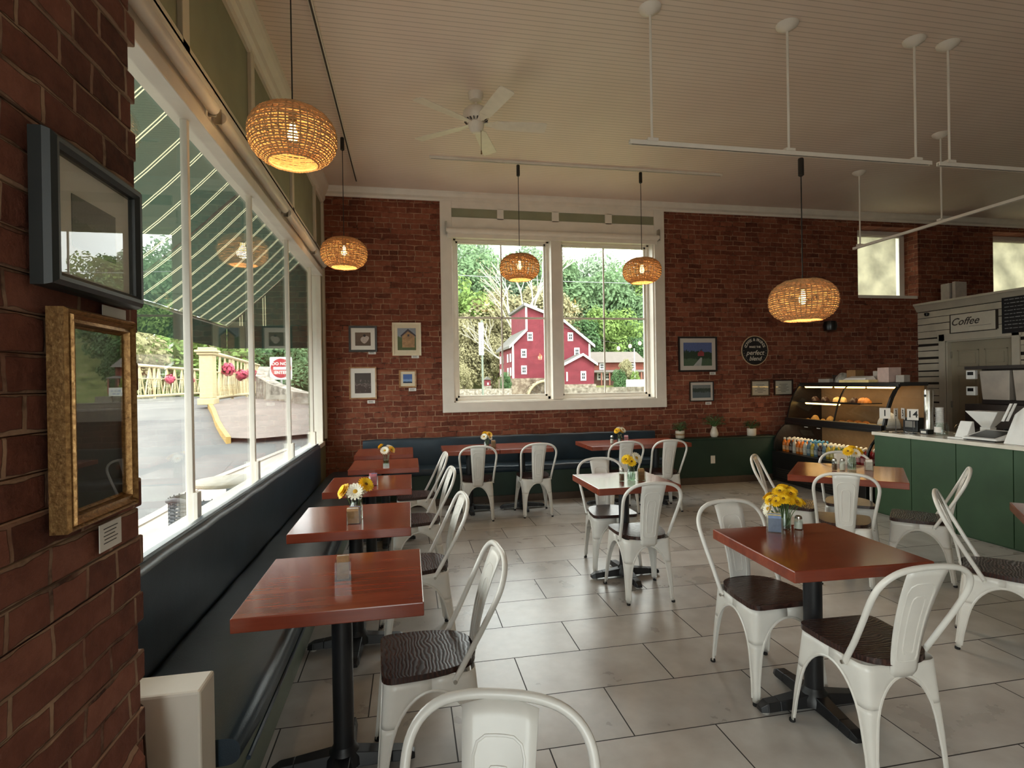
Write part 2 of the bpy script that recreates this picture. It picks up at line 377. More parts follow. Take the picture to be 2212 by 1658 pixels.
b.build('window_head', WHITE, w1, bevel=0.005)
for y0, y1 in ((1.6, 3.25), (3.36, 5.0), (5.1, 6.4), (6.5, 7.25)):
    ta = thing('roller_blind', 'white roller blind rolled up above the %s part of the street window' % {1.6: 'nearest', 3.36: 'second', 5.1: 'third', 6.5: 'farthest'}[y0], 'blind', (-1.035, y0, 3.09), 0, 'roller blinds over the street window')
    MB().cyl((0, 0, 0), (0, y1-y0, 0), 0.034, 16).build('roll', WHITE, ta, smooth=True)
    for e in (-0.012, y1-y0): MB().box(-0.03, 0.01, e, e+0.012, -0.04, 0.045).build('bracket', STEEL, ta)
# sage panels with cream stiles over the street window
b = MB()
for y in (1.7, 3.0, 4.22, 5.6, 6.9): b.box(XL-0.01, XL+0.025, y-0.045, y+0.045, 3.25, 3.98)
b.box(XL-0.01, XL+0.025, 1.4, YB, 3.25, 3.30); b.box(XL-0.01, XL+0.03, 7.47, YB-0.005, 0.85, 3.98)
struct(b.build('trim_1', CREAM, bevel=0.004))
def crown(name, y0, y1, x0, mat):
    pr = [(0, 3.95), (0.022, 3.95), (0.026, 4.0), (0.045, 4.03), (0.05, 4.08), (0.085, 4.13), (0.10, 4.16), (0.105, 4.2), (0, 4.2)]
    return struct(MB().hexa([(x0+p, y0, z) for p, z in pr], [(x0+p, y1, z) for p, z in pr]).build(name, mat))
crown('trim_2', -3.5, YB, XL, WHITE)
def crown_b(name, x0, x1, zb):
    pr = [(0, zb), (0.02, zb), (0.025, zb+0.03), (0.06, zb+0.05), (0.075, zb+0.09), (0.08, 4.2), (0, 4.2)]
    return struct(MB().hexa([(x0, YB-p, z) for p, z in pr], [(x1, YB-p, z) for p, z in pr]).build(name, WHITE))
crown_b('trim_3', XL, 11.5, 4.075)
# ---- big window in the brick wall
w2 = struct(thing('window_2', None, None))
b = MB().box(0.46, 0.62, YB-0.035, YB+0.02, 1.147, 4.08).box(3.63, 3.79, YB-0.035, YB+0.02, 1.147, 4.08).box(0.46, 3.79, YB-0.04, YB+0.02, 1.147, 1.285)
b.box(0.62, 3.63, YB-0.03, YB+0.02, 3.60, 3.86).box(0.62, 3.63, YB-0.03, YB+0.02, 3.985, 4.08)
for px0, px1 in ((1073, 1087), (1191, 1206), (1305, 1320)):
    b.box(U(px0, 460, 'y', YB).x, U(px1, 460, 'y', YB).x, YB-0.03, YB+0.02, 3.84, 4.0)
b.build('window_casing', WHITE, w2, bevel=0.004)
MB().box(0.62, 3.63, YB-0.012, YB+0.02, 3.84, 4.0).build('transom_panel', SAGE, w2)
b = MB().box(0.60, 0.64, YB, YB+0.3, 1.28, 3.62).box(3.61, 3.66, YB, YB+0.3, 1.28, 3.62).box(0.60, 3.66, YB, YB+0.3, 1.26, 1.30).box(0.6, 3.66, YB, YB+0.3, 3.6, 3.66)
b.build('window_reveal', WHITE, w2)
YS = YB+0.14
MB().box(2.045, 2.20, YB+0.0, YS+0.06, 1.29, 3.62).build('window_mullion', WHITE, w2, bevel=0.004)
for x0, x1 in ((0.64, 2.05), (2.195, 3.62)):
    b = MB()
    for d, yy in ((0.045, YS), (0.075, YS+0.035)):
        b.box(x0, x0+d, yy, yy+0.04, 1.30, 3.62).box(x1-d, x1, yy, yy+0.04, 1.30, 3.62).box(x0, x1, yy, yy+0.04, 1.30, 1.30+d).box(x0, x1, yy, yy+0.04, 3.62-d, 3.62)
    xm = (x0+x1)/2
    b.box(xm-0.011, xm+0.011, YS+0.045, YS+0.065, 1.36, 3.57).box(x0+0.05, x1-0.05, YS+0.045, YS+0.065, 2.475, 2.502)
    b.build('window_sash', WHITE, w2, bevel=0.003)
    MB().box(x0+0.07, x1-0.07, YS+0.052, YS+0.058, 1.36, 3.56).build('window_pane', GLASS, w2)
ta = thing('roller_blind', 'white roller blind rolled up across the top of the big window', 'blind', (0.54, YB-0.07, 3.66))
MB().cyl((0, 0, 0), (3.14, 0, 0), 0.04, 16).build('roll', WHITE, ta, smooth=True)
MB().box(0.02, 3.12, 0.0, 0.02, -0.095, 0).build('hem_bar', WHITE, ta, bevel=0.004)
for x in (0, 3.14): MB().box(x-0.012, x+0.012, -0.03, 0.035, -0.045, 0.12).build('bracket', STEEL, ta)
# ---- two high windows with blinds, set deep in the brick
BLINDM = transmat('blind_cloth', (226, 221, 206), 0.62, 3)
for i, (x0, x1) in enumerate(((7.17, 8.33), (9.86, 11.1))):
    w3 = struct(thing('window_%d' % (3+i), None, None)); xr = x1 if i else 8.05+0.0
    y = YB+0.25
    b = MB().box(x0-0.02, x0+0.06, y, y+0.08, 2.84, 4.0).box(x1-0.10, x1, y, y+0.08, 2.84, 4.0).box(x0, x1, y, y+0.08, 3.93, 4.0).box(x0, x1, YB+0.01, y+0.08, 2.78, 2.88)
    b.build('window_frame', WHITE, w3, bevel=0.004)
    MB().box(x0+0.05, x1-0.09, y+0.055, y+0.06, 2.86, 3.95).build('window_pane', GLASS, w3)
    tb = thing('window_blind', 'white blind drawn down over the high window %s' % ('above the display case' if i == 0 else 'above the shiplap partition'), 'blind', (0, y+0.03, 0), 0)
    MB().box(x0+0.12, x1-0.14, 0, 0.002, 2.90, 3.9).build('cloth', BLINDM, tb)
    MB().cyl((x0+0.06, 0, 3.92), (x1-0.1, 0, 3.92), 0.022, 12).build('roll', WHITE, tb, smooth=True)
    MB().box(x0+0.12, x1-0.14, -0.006, 0.008, 2.885, 2.905).build('hem_bar', WHITE, tb)
# unseen windows behind the camera, added to light the room
w5 = struct(thing('window_5', None, None)); MB().box(-0.95, 0.25, -3.555, -3.55, 0.05, 3.45).build('window_pane', GLASS, w5)
for x in (-0.95, 0.18): MB().box(x, x+0.07, -3.6, -3.5, 0.05, 3.45).build('window_frame', WHITE, w5)
w6 = struct(thing('window_6', None, None)); MB().box(-1.145, -1.138, -3.4, -0.3, 0.8, 2.98).build('window_pane', GLASS, w6)
MB().box(-1.2, -1.1, -3.5, -0.3, 2.96, 3.25).build('window_head', WHITE, w6)
# ---- wainscot ledge along the brick wall and base strip
struct(MB().box(-0.62, 5.5, 7.36, YB+0.01, 0, 0.655).box(-0.62, 5.5, 7.345, YB+0.01, 0.655, 0.68).build('trim_4', GREEND, bevel=0.004))
struct(MB().box(3.52, 5.42, 7.345, 7.362, 0, 0.10).build('baseboard_back', pm('brown_baseboard', (84, 68, 56), 0.6)))
# ---- shiplap partition with door at the counter
XP = 8.3; r = random.Random(11)
DY0, DY1, DZ = 6.12, 7.08, 2.09
b = MB(); b.m(1)
b.box(XP+0.02, XP+0.12, 2.0, DY0, 0, 2.66).box(XP+0.02, XP+0.12, DY1, YB, 0, 2.66).box(XP+0.02, XP+0.12, DY0, DY1, DZ, 2.66)
b.m(0); z = 0.0
while z < 2.60:
    h = 0.107+r.uniform(-0.012, 0.012); g = r.choice((0.010, 0.016, 0.026, 0.038))
    for y0, y1 in (((2.0, DY0-0.1), (DY1+0.1, YB-0.005)) if z < DZ-0.005 else ((2.0, 4.4), (4.405, YB-0.005))):
        e = r.uniform(-0.006, 0.006); zt = min(2.62, z+h-g)
        b.prism([(XP, y0, z), (XP, y1, z+e), (XP, y1, zt+e), (XP, y0, zt)], (0.03, 0, 0))
    z += h
SHIP = pm('weathered_white_boards', (206, 196, 176), 0.75, var=0.16, scale=3.5)
struct(b.build('wall_partition', [SHIP, pm('dark_gap_board', (46, 38, 32), 0.9)]))
struct(MB().hexa([(XP-0.01, 2.0, 2.60), (XP+0.13, 2.0, 2.60), (XP+0.13, YB, 2.60), (XP-0.01, YB, 2.60)], [(XP-0.07, 2.0, 2.70), (XP+0.2, 2.0, 2.70), (XP+0.2, YB, 2.70), (XP-0.07, YB, 2.70)])
       .box(XP-0.085, XP+0.22, 2.0, YB, 2.70, 2.735).build('trim_5', CREAM, bevel=0.004))
d = struct(thing('door_1', None, None))
b = MB().box(XP-0.025, XP+0.0, DY0-0.1, DY0, 0, DZ+0.11).box(XP-0.025, XP+0.0, DY1, DY1+0.1, 0, DZ+0.11).box(XP-0.025, XP+0.0, DY0-0.12, DY1+0.12, DZ, DZ+0.12)
b.box(XP, XP+0.14, DY0, DY0+0.02, 0, DZ).box(XP, XP+0.14, DY1-0.02, DY1, 0, DZ).box(XP, XP+0.14, DY0, DY1, DZ-0.02, DZ)
b.build('door_frame', CREAM, d, bevel=0.004)
b = MB().box(XP+0.08, XP+0.115, DY0+0.02, DY1-0.02, 0.01, DZ-0.02)
for y0, y1 in ((DY0+0.12, DY0+0.44), (DY0+0.52, DY1-0.12)):
    for z0, z1 in ((0.22, 0.80), (0.96, 1.56), (1.68, 1.94)):
        b.box(XP+0.068, XP+0.08, y0, y1, z0, z0+0.02).box(XP+0.068, XP+0.08, y0, y1, z1-0.02, z1).box(XP+0.068, XP+0.08, y0, y0+0.02, z0, z1).box(XP+0.068, XP+0.08, y1-0.02, y1, z0, z1)
        b.box(XP+0.072, XP+0.08, y0+0.05, y1-0.05, z0+0.05, z1-0.05)
b.build('door_panel', pm('beige_door_paint', (170, 160, 138), 0.5, var=0.06, scale=3), d, bevel=0.003)
for z in (0.3, 1.05, 1.82): MB().box(XP+0.06, XP+0.1, DY1-0.035, DY1-0.02, z, z+0.1).build('hinge', STEEL, d)
# ================================================================== BENCHES
def cushion_x(mb, x0, x1, y0, y1, z0, z1, r=0.04):
    """long upholstered pad with rounded edges, swept along y"""
    pr = []
    for cx, cz, a0 in ((x1-r, z1-r, 0), (x0+r, z1-r, 90), (x0+r, z0+r, 180), (x1-r, z0+r, 270)):
        for k in range(5): a = math.radians(a0+90*k/4); pr.append((cx+r*math.cos(a), cz+r*math.sin(a)))
    rows = []
    n = 22
    for i in range(n+1):
        y = y0+(y1-y0)*i/n; s = 1.0
        e = min(y-y0, y1-y)
        pinch = 0.35*r*(1-min(1, e/r)) if e < r else 0
        cx, cz = (x0+x1)/2, (z0+z1)/2
        wob = 0.004*math.sin(i*2.3)
        rows.append([(cx+(px-cx)*(1-pinch/((x1-x0)/2)), y, cz+(pz-cz)*(1-pinch/((z1-z0)/2))+(wob if pz > cz else 0)) for px, pz in pr])
    n0 = len(mb.v)
    mb.strip([row+[row[0]] for row in rows]); mb.poly(rows[0]); mb.poly(list(reversed(rows[-1]))); return mb
t = thing('banquette_bench', 'long navy vinyl banquette running under the street window', 'bench', (0, 0, 0))
mb = MB(); cushion_x(mb, -1.0, -0.525, 1.84, 7.2, 0.345, 0.462, 0.045); mb.build('seat_cushion', VINYL, t, smooth=True)
mb = MB(); cushion_x(mb, -1.085, -0.985, 1.84, 6.45, 0.44, 0.885, 0.03); mb.build('back_cushion', VINYL, t, smooth=True)
mb = MB().tube([(-1.02, 1.86, 0.886), (-1.018, 4.0, 0.888), (-1.02, 6.43, 0.886)], 0.009, 8); mb.build('piping', VINYL, t, smooth=True)
PALEG = pm('grey_green_base_paint', (120, 130, 116), 0.5, var=0.08, scale=4)
MB().box(-1.08, -0.63, 1.83, 7.2, 0.0, 0.345).build('base', PALEG, t)
MB().box(-0.63, -0.618, 1.83, 7.2, 0.0, 0.14).box(-0.63, -0.622, 1.83, 7.2, 0.20, 0.345).build('kick_board', PALEG, t, bevel=0.003)
MB().tube([(-0.528, 1.88, 0.352), (-0.528, 7.18, 0.352)], 0.008, 8).build('piping', VINYL, t, smooth=True)
t = thing('banquette_bench', 'navy vinyl banquette along the brick wall below the big window', 'bench', (0, 7.36, 0), -PI/2)
mb = MB(); cushion_x(mb, 0.0, 0.47, -0.49, 3.48, 0.39, 0.475, 0.035); mb.build('seat_cushion', VINYL, t, smooth=True)
mb = MB(); cushion_x(mb, -0.01, 0.085, -0.60, 3.48, 0.44, 0.83, 0.03); mb.build('back_cushion', VINYL, t, smooth=True)
MB().box(0.0, 0.43, -0.5, 3.48, 0.0, 0.39).build('base', GREEND, t)
MB().box(0.43, 0.445, -0.5, 3.48, 0.0, 0.09).build('kick_board', pm('brown_baseboard', (84, 68, 56), 0.6), t)
t = thing('bench_end_box', 'white painted box closing the near end of the long banquette beside the brick pier', 'box', (0, 0, 0))
MB().box(-1.08, -0.602, 1.693, 1.815, 0.0, 0.68).build('body', WHITE, t, bevel=0.008)
c = MB().tube([(-0.80, 1.60, 0.72), (-0.765, 1.65, 0.71), (-0.748, 1.685, 0.66), (-0.742, 1.686, 0.50), (-0.728, 1.686, 0.36), (-0.735, 1.686, 0.16), (-0.72, 1.68, 0.004)], 0.0035, 6).build('electrical_cable', pm('brown_cable', (70, 48, 34), 0.5), smooth=True)
tag(c, 'thin brown cable hanging down the front of the white box', 'cable')
# ================================================================== TABLES
def rounded_poly(pts, r, n=5):
    out = []; k = len(pts)
    for i in range(k):
        p, a, c = Vector(pts[i]), Vector(pts[i-1]), Vector(pts[(i+1) % k])
        rr = r[i] if isinstance(r, (list, tuple)) else r
        u = p+(a-p).normalized()*rr; v = p+(c-p).normalized()*rr
        for j in range(n+1):
            s = j/n; out.append(tuple((u*(1-s)**2)+p*(2*s*(1-s))+v*s*s))
    return out
def make_table(w, d, label, group, loc, rotz=0.0):
    t = thing('cafe_table', label, 'table', loc, rotz, group)
    MB().box(-w/2, w/2, -d/2, d/2, 0.72, 0.77).build('tabletop', TABLEW, t, bevel=0.004)
    MB().cyl((0, 0, 0.05), (0, 0, 0.712), 0.041, 24).build('post', BLACK, t, smooth=True)
    MB().box(-0.2, 0.2, -0.035, 0.035, 0.706, 0.7195).box(-0.035, 0.035, -0.2, 0.2, 0.706, 0.7195).build('mounting_plate', BLACK, t)
    MB().lathe([(0.075, 0.03), (0.07, 0.06), (0.05, 0.085), (0.042, 0.10)], 24).build('base_hub', BLACK, t, smooth=True)
    for a in range(4):
        m = MB(); c, s = math.cos(a*PI/2), math.sin(a*PI/2)
        def P(l, q, z): return (l*c-q*s, l*s+q*c, z)
        st = [(0.03, 0.042, 0.022, 0.078), (0.19, 0.034, 0.018, 0.058), (0.25, 0.032, 0.014, 0.052), (0.282, 0.022, 0.012, 0.034)]
        for (l0, q0, b0, t0), (l1, q1, b1, t1) in zip(st, st[1:]):
            m.hexa([P(l0, -q0, b0), P(l0, q0, b0), P(l0, q0*0.75, t0), P(l0, -q0*0.75, t0)], [P(l1, -q1, b1), P(l1, q1, b1), P(l1, q1*0.75, t1), P(l1, -q1*0.75, t1)])
        f = m.build('base_foot', BLACK, t, bevel=0.003)
        MB().cyl(P(0.25, 0, 0), P(0.25, 0, 0.016), 0.018, 12).build('glide', pm('grey_glide', (170, 165, 158), 0.5), f)
    return t
TG = 'cherry wood cafe tables'
TB = make_table(0.645, 0.645, 'nearest cherry wood table of the window row, carrying a caddy of brown sugar packets', TG, (-0.281, 2.285, 0))
def table(x, y, label, rz=0.0): return dup(TB, (x, y, 0), rz, label, TG)
table(-0.322, 3.335, 'second cherry wood table of the window row, with daisies behind a packet caddy')
table(-0.311, 4.455, 'third cherry wood table of the window row, with a caddy of pink and blue packets')
table(-0.239, 5.485, 'fourth cherry wood table of the window row, with a square glass vase of small flowers')
table(-0.284, 6.51, 'empty cherry wood table at the far end of the window row')
table(0.708, 6.545, 'left one of the two pushed-together tables at the left half of the back banquette')
table(1.358, 6.545, 'right one of the two pushed-together tables at the left half of the back banquette')
table(2.45, 6.475, 'table with salt shaker and daisies, left of the right pair at the back banquette')
table(3.1, 6.475, 'bare table, right of the right pair at the back banquette, near the potted plants')
table(1.66, 4.05, 'square table in the middle of the floor, its top glaring white from the big window')
table(1.852, 2.24, 'front right cherry wood table with a bunch of bright yellow flowers', math.radians(-2.5))
TK = make_table(0.80, 0.80, 'larger table set corner-on before the display case, its top reflecting the yellow case lights', TG, (3.566, 3.90, 0), math.radians(-44))
dup(TK, (3.60, 2.12, 0), math.radians(-45), 'table mostly cut off by the right edge of the photo, only its reddish corner showing', TG)
# ================================================================== CHAIRS
CG = 'white metal cafe chairs with wooden seats'
FOOT = [(-0.207, 0.215), (0.207, 0.215), (0.17, -0.215), (-0.17, -0.215)]
SEAT = [(-0.183, 0.178), (0.183, 0.178), (0.165, -0.172), (-0.165, -0.172)]
def make_chair(label, loc, rotz):
    t = thing('cafe_chair', label, 'chair', loc, rotz, CG)
    # wooden seat
    out = rounded_poly([(-0.187, 0.188, 0), (0.187, 0.188, 0), (0.181, -0.02, 0), (0.135, -0.165, 0), (0.0, -0.20, 0), (-0.135, -0.165, 0), (-0.181, -0.02, 0)], [0.055, 0.055, 0.07, 0.07, 0.08, 0.07, 0.07], 5)
    MB().prism([(x, y, 0.437) for x, y, z in out], (0, 0, 0.024)).build('seat', SEATW, t, bevel=0.006)
    ZT = 0.39
    def corner(i, z):
        s = min(1, z/0.437); s2 = s**0.85
        return Vector((FOOT[i][0]+(SEAT[i][0]-FOOT[i][0])*s2, FOOT[i][1]+(SEAT[i][1]-FOOT[i][1])*s2, z))
    def width(z, L):
        if z < 0.1: w0 = 0.022+0.02*z
        elif z < 0.25: w0 = 0.024+0.11*(z-0.1)
        else: w0 = 0.0405+0.1*(z-0.25)
        if z >= ZT: return L/2
        if z > 0.20:
            q = (z-0.20)/(ZT-0.20); return L/2-(L/2-w0)*math.sqrt(max(0, 1-q**2.4))
        return w0
    def row(i, z):
        C = corner(i, z); A = corner((i-1) % 4, z); B = corner((i+1) % 4, z)
        da, db = (A-C), (B-C); La, Lb = da.length, db.length; da.normalize(); db.normalize()
        wa, wb = width(z, La), width(z, Lb); r = min(0.017+0.035*max(0, z-0.15)/0.29, wa*0.95)
        pts = [C+da*wa, C+da*(wa*0.6+r*0.4), C+da*r]
        for j in range(1, 6):
            s = j/6; u, v = C+da*r, C+db*r
            pts.append(u*(1-s)**2+C*(2*s*(1-s))+v*s*s)
        return pts+[C+db*r, C+db*(wb*0.6+r*0.4), C+db*wb]
    lo = [0.014, 0.05, 0.1, 0.16, 0.2, 0.23, 0.255, 0.275]; hi = [0.275, 0.295, 0.315, 0.335, 0.352, 0.366, 0.378, 0.386, ZT, 0.41, 0.437]
    for i in range(4):
        lg = MB().strip([row(i, z) for z in lo]).build('leg', CHAIRW, t, smooth=True, solid=0.004)
        c = corner(i, 0.0); o = Vector((0, 0, 0)); ci = c+(Vector((0, 0, 0))-c).normalized()*0.012
        MB().lathe([(0.011, 0.0), (0.0135, 0.003), (0.0125, 0.014)], 12, (ci.x, ci.y, 0)).build('rubber_foot', pm('black_rubber', (20, 18, 18), 0.7), lg)
    m = MB()
    for i in range(4): m.strip([row(i, z) for z in hi])
    m.build('seat_frame', CHAIRW, t, smooth=True, solid=0.004)
    for i in range(4):
        j = (i+1) % 4; L = []; R = []
        for z in [0.03, 0.1, 0.16, 0.2, 0.24, 0.28, 0.31, 0.335, 0.355, 0.37, 0.38, 0.387]:
            a, b_ = corner(i, z), corner(j, z); d = b_-a; l = d.length; d.normalize(); w_ = width(z, l)
            L.append(a+d*w_); R.append(b_-d*w_)
        mid = (L[-1]+R[-1])/2; mid.z = ZT
        MB().tube(L+[mid]+R[::-1], 0.0065, 6).build('rolled_edge', CHAIRW, t, smooth=True)
    # hoop of the back
    half = [(0.176, -0.085, 0.415), (0.180, -0.105, 0.45), (0.186, -0.15, 0.53), (0.196, -0.198, 0.62), (0.204, -0.236, 0.695), (0.205, -0.258, 0.74), (0.196, -0.274, 0.778), (0.172, -0.288, 0.812), (0.13, -0.298, 0.838), (0.07, -0.303, 0.851), (0, -0.304, 0.854)]
    hoop = half+[(-x, y, z) for x, y, z in reversed(half[:-1])]
    dn = []
    for k in range(len(hoop)-1):
        a, b_, c_, d_ = (Vector(hoop[max(0, min(len(hoop)-1, k+q))]) for q in (-1, 0, 1, 2))
        for j in range(3):
            s = j/3; dn.append(tuple(0.5*((2*b_)+(c_-a)*s+(2*a-5*b_+4*c_-d_)*s*s+(3*b_-a-3*c_+d_)*s**3)))
    hoop = dn+[hoop[-1]]
    hp = MB().tube(hoop, 0.0115, 10).build('back_hoop', CHAIRW, t, smooth=True)
    for s in (-1, 1): MB().cyl((s*0.165, -0.085, 0.415), (s*0.192, -0.085, 0.415), 0.008, 8).build('bolt', STEEL, hp)
    # splat with pressed ribs
    def sp(u, s, off=0.0):
        """u across -1..1, s from 0 (seat rail) to 1 (hoop)"""
        hw = 0.058+0.028*s; y = -0.186-0.03*s-0.084*s*s; z = 0.385+0.462*s
        y += 0.010*(u*u)-off
        if s < 0.06: y += 0.006
        return (u*hw, y, z-0.012*(u*u)*s)
    m = MB().strip([[sp(u, s) for u in frange(-1, 1, 7)] for s in frange(0, 1, 15)])
    m.build('back_splat', CHAIRW, t, smooth=True, solid=0.004)
    m = MB()
    for w_, s0, s1 in ((0.70, 0.15, 0.86), (0.36, 0.22, 0.74)):
        path = [(-w_, s0+0.04), (-w_, s1-0.07), (-w_*0.86, s1-0.02), (-w_*0.55, s1), (w_*0.55, s1), (w_*0.86, s1-0.02), (w_, s1-0.07), (w_, s0+0.04), (w_*0.86, s0+0.01), (w_*0.55, s0), (-w_*0.55, s0), (-w_*0.86, s0+0.01)]
        dense = []
        for k in range(len(path)):
            a, b_ = path[k], path[(k+1) % len(path)]; n = 5 if abs(a[1]-b_[1]) > 0.2 else (3 if abs(a[0]-b_[0]) > 0.3 else 1)
            for j in range(n): dense.append((a[0]+(b_[0]-a[0])*j/n, a[1]+(b_[1]-a[1])*j/n))
        for off in (-0.001, 0.001): m.tube([sp(u, s, off) for u, s in dense], 0.0040, 6, closed=True)
    m.build('pressed_rib', CHAIRW, t, smooth=True)
    return t
def ang(dx, dy): return math.atan2(-dx, dy)        # local +Y faces (dx, dy)
CH = make_chair('white metal chair with fully visible striped seat, at the nearest window row table', (0.06, 2.245, 0), ang(-1, -0.06))
def chair(x, y, dx, dy, label): return dup(CH, (x, y, 0), ang(dx, dy), label, CG)
chair(0.03, 3.37, -1, -0.10, 'white metal chair facing the second table of the window row')
chair(0.045, 4.47, -1, -0.08, 'white metal chair facing the third table of the window row')
chair(0.055, 5.46, -1, -0.05, 'white metal chair facing the fourth table of the window row, farthest in that row')
chair(0.10, 0.905, -0.30, -0.95, 'foreground white metal chair cut off by the bottom edge, only its curved back showing')
chair(0.755, 6.215, 0.05, 1, 'white metal chair at the left pushed-together table, its back turned to the camera')
chair(1.44, 6.245, 0.0, 1, 'white metal chair at the right pushed-together table, its back turned to the camera')
chair(2.455, 6.12, 0.05, 1, 'white metal chair at the back banquette half hidden behind the flowers of the middle table')
chair(2.99, 6.10, 0.08, 1, 'white metal chair nearest the potted plants at the back banquette')
chair(1.64, 3.72, 0.05, 1, 'white metal chair on the near side of the middle table, back to the camera')
chair(1.655, 4.35, -0.06, -1, 'white metal chair on the far side of the middle table, seen below the tabletop')
chair(1.785, 2.515, 0.02, -1, 'white metal chair on the far side of the front right table, facing the camera')
chair(1.871, 1.955, 0.03, 1, 'white metal chair on the near side of the front right table, back to camera')
chair(3.275, 4.20, 0.72, -0.69, 'white metal chair left of the corner-set table by the display case')
chair(3.275, 3.62, 0.62, 0.78, 'white metal chair on the near side of the corner-set table by the display case')
chair(3.80, 4.14, -0.6, -0.8, 'white metal chair behind the corner-set table, against the display case')
chair(3.89, 3.545, -0.665, 0.747, 'white metal chair standing close to the green counter, right of the corner-set table')
chair(3.29, 2.49, 0.64, -0.77, 'white metal chair at the cut-off table by the right edge of the photo')
# ================================================================== PENDANT LAMPS, TRACKS, FAN
RATTAN = transmat('woven_rattan', (192, 154, 110), 0.12, 40)
BULB = emat('warm_bulb', (255, 196, 110), 30.0)
def shade_r(s):
    """radius of the shade, s from 0 at the bottom rim to 1 at the top"""
    return SHP(s)[0]
def _prof():
    P = []
    for k in range(401):
        z = -0.142+0.284*k/400; P.append((0.236*(1-abs(z/0.163)**2.3)**(1/2.3), z))
    L = [0.0]
    for a, b_ in zip(P, P[1:]): L.append(L[-1]+math.hypot(a[0]-b_[0], a[1]-b_[1]))
    return P, L
SP_, SL_ = _prof()
def SHP(s):
    """point of the shade outline at arc length s (0 bottom rim, 1 top)"""
    t = s*SL_[-1]; i = next((k for k in range(400) if SL_[k+1] >= t), 399); f = (t-SL_[i])/max(1e-9, SL_[i+1]-SL_[i])
    return SP_[i][0]+(SP_[i+1][0]-SP_[i][0])*f, SP_[i][1]+(SP_[i+1][1]-SP_[i][1])*f
def make_pendant(label, loc, cord_to, hub_z):
    t = thing('pendant_lamp', label, 'lamp', loc, 0, 'woven pendant lamps')
    m = MB(); n = 96; rings = 27; ribs = 40
    for k in range(rings):
        s = k/(rings-1); R, z = SHP(s); pts = []
        for i in range(n):
            a = 2*PI*i/n; wv = 0.0035*(1 if (i//1+k) % 2 else -1) if i % 2 == 0 else 0
            pts.append(((R+wv)*math.cos(a), (R+wv)*math.sin(a), z+0.0012*math.sin(a*7+k*1.7)))
        m.tube(pts, 0.0052 if 0 < k < rings-1 else 0.0075, 4, closed=True, flat=0.6)
    for i in range(ribs):
        a = 2*PI*(i+0.25)/ribs
        m.tube([(shade_r(s)*math.cos(a), shade_r(s)*math.sin(a), SHP(s)[1]) for s in frange(0, 1, 15)], 0.0038, 4, cap=False)
    for rr in frange(0.03, shade_r(1), 8):
        m.tube([(rr*math.cos(2*PI*i/32), rr*math.sin(2*PI*i/32), 0.142) for i in range(32)], 0.006, 4, closed=True)
    m.build('woven_shade', RATTAN, t)
    MB().lathe([(0.012, 0.15), (0.024, 0.14), (0.024, 0.085), (0.016, 0.08)], 16).build('socket', BLACKP, t, smooth=True)
    b = MB().lathe([(0.001, 0.08), (0.014, 0.075), (0.018, 0.045), (0.027, 0.02), (0.028, 0.0), (0.02, -0.018), (0.001, -0.026)], 16).build('bulb', BULB, t, smooth=True)
    l = lamp('bulb_light', 'POINT', (0, 0, -0.03), 5.5, (1, 0.70, 0.36), shadow_soft_size=0.05); l.parent = t
    return t
def hang(t, z_top):
    h = z_top-t.location.z
    MB().cyl((0, 0, 0.15), (0, 0, h-0.13), 0.004, 8).build('cord', BLACKP, t, smooth=True)
    MB().lathe([(0.008, h-0.15), (0.021, h-0.14), (0.021, h-0.02), (0.017, h-0.012)], 14).build('track_adapter', BLACKP, t, smooth=True)
    return t
ZT = ZC-0.035
PEND = [((-0.62, 3.24, 2.955), ZT, 'large woven pendant lamp nearest the camera, hanging before the street window'),
        ((-0.645, 5.93, 2.935), ZT, 'woven pendant lamp in the far left corner, seen against the brick wall'),
        ((1.33, 6.36, 2.925), ZT, 'left one of the two woven pendant lamps in front of the big window'),
        ((2.895, 6.36, 2.92), ZT, 'right one of the two woven pendant lamps in front of the big window'),
        ((2.93, 3.6, 2.13), 3.215, 'low woven pendant lamp hanging from the suspended rail, right of the big window')]
for i, (loc, zt, lab) in enumerate(PEND):
    if i == 0: P0 = make_pendant(lab, loc, zt, 0); base = P0; q = P0
    else:
        q = P0.copy(); COL.objects.link(q); q.location = loc; q['label'] = lab
        for ch in kids(P0):
            if ch.name.split('.')[0] in ('cord', 'track_adapter'): continue
            c = ch.copy(); COL.objects.link(c); c.parent = q
    hang(q, zt)
# tracks
def track(label, p0, p1, name='lighting_track'):
    d = Vector(p1)-Vector(p0); t = thing(name, label, 'track', p0, 0)
    ax = 0 if abs(d.x) > abs(d.y) else 1
    def bx(m, a0, a1, b0, b1, z0, z1): return m.box(a0, a1, b0, b1, z0, z1) if ax == 0 else m.box(b0, b1, a0, a1, z0, z1)
    L = d.length; bx(bx(bx(MB(), 0, L, -0.014, -0.008, -0.03, 0), 0, L, 0.008, 0.014, -0.03, 0), 0, L, -0.008, 0.008, -0.008, 0).build('rail', WHITE, t)
    bx(MB(), 0.02, L-0.02, -0.0075, 0.0075, -0.027, -0.009).build('conductor_slot', pm('dark_slot', (60, 52, 46), 0.6), t)
    return t
track('white lighting track on the ceiling along the street window', (-0.62, -0.5, ZC-0.002), (-0.62, 7.25, ZC-0.002))
track('short white lighting track on the ceiling before the big window', (0.28, 6.36, ZC-0.002), (4.02, 6.36, ZC-0.002))
ROD = {}
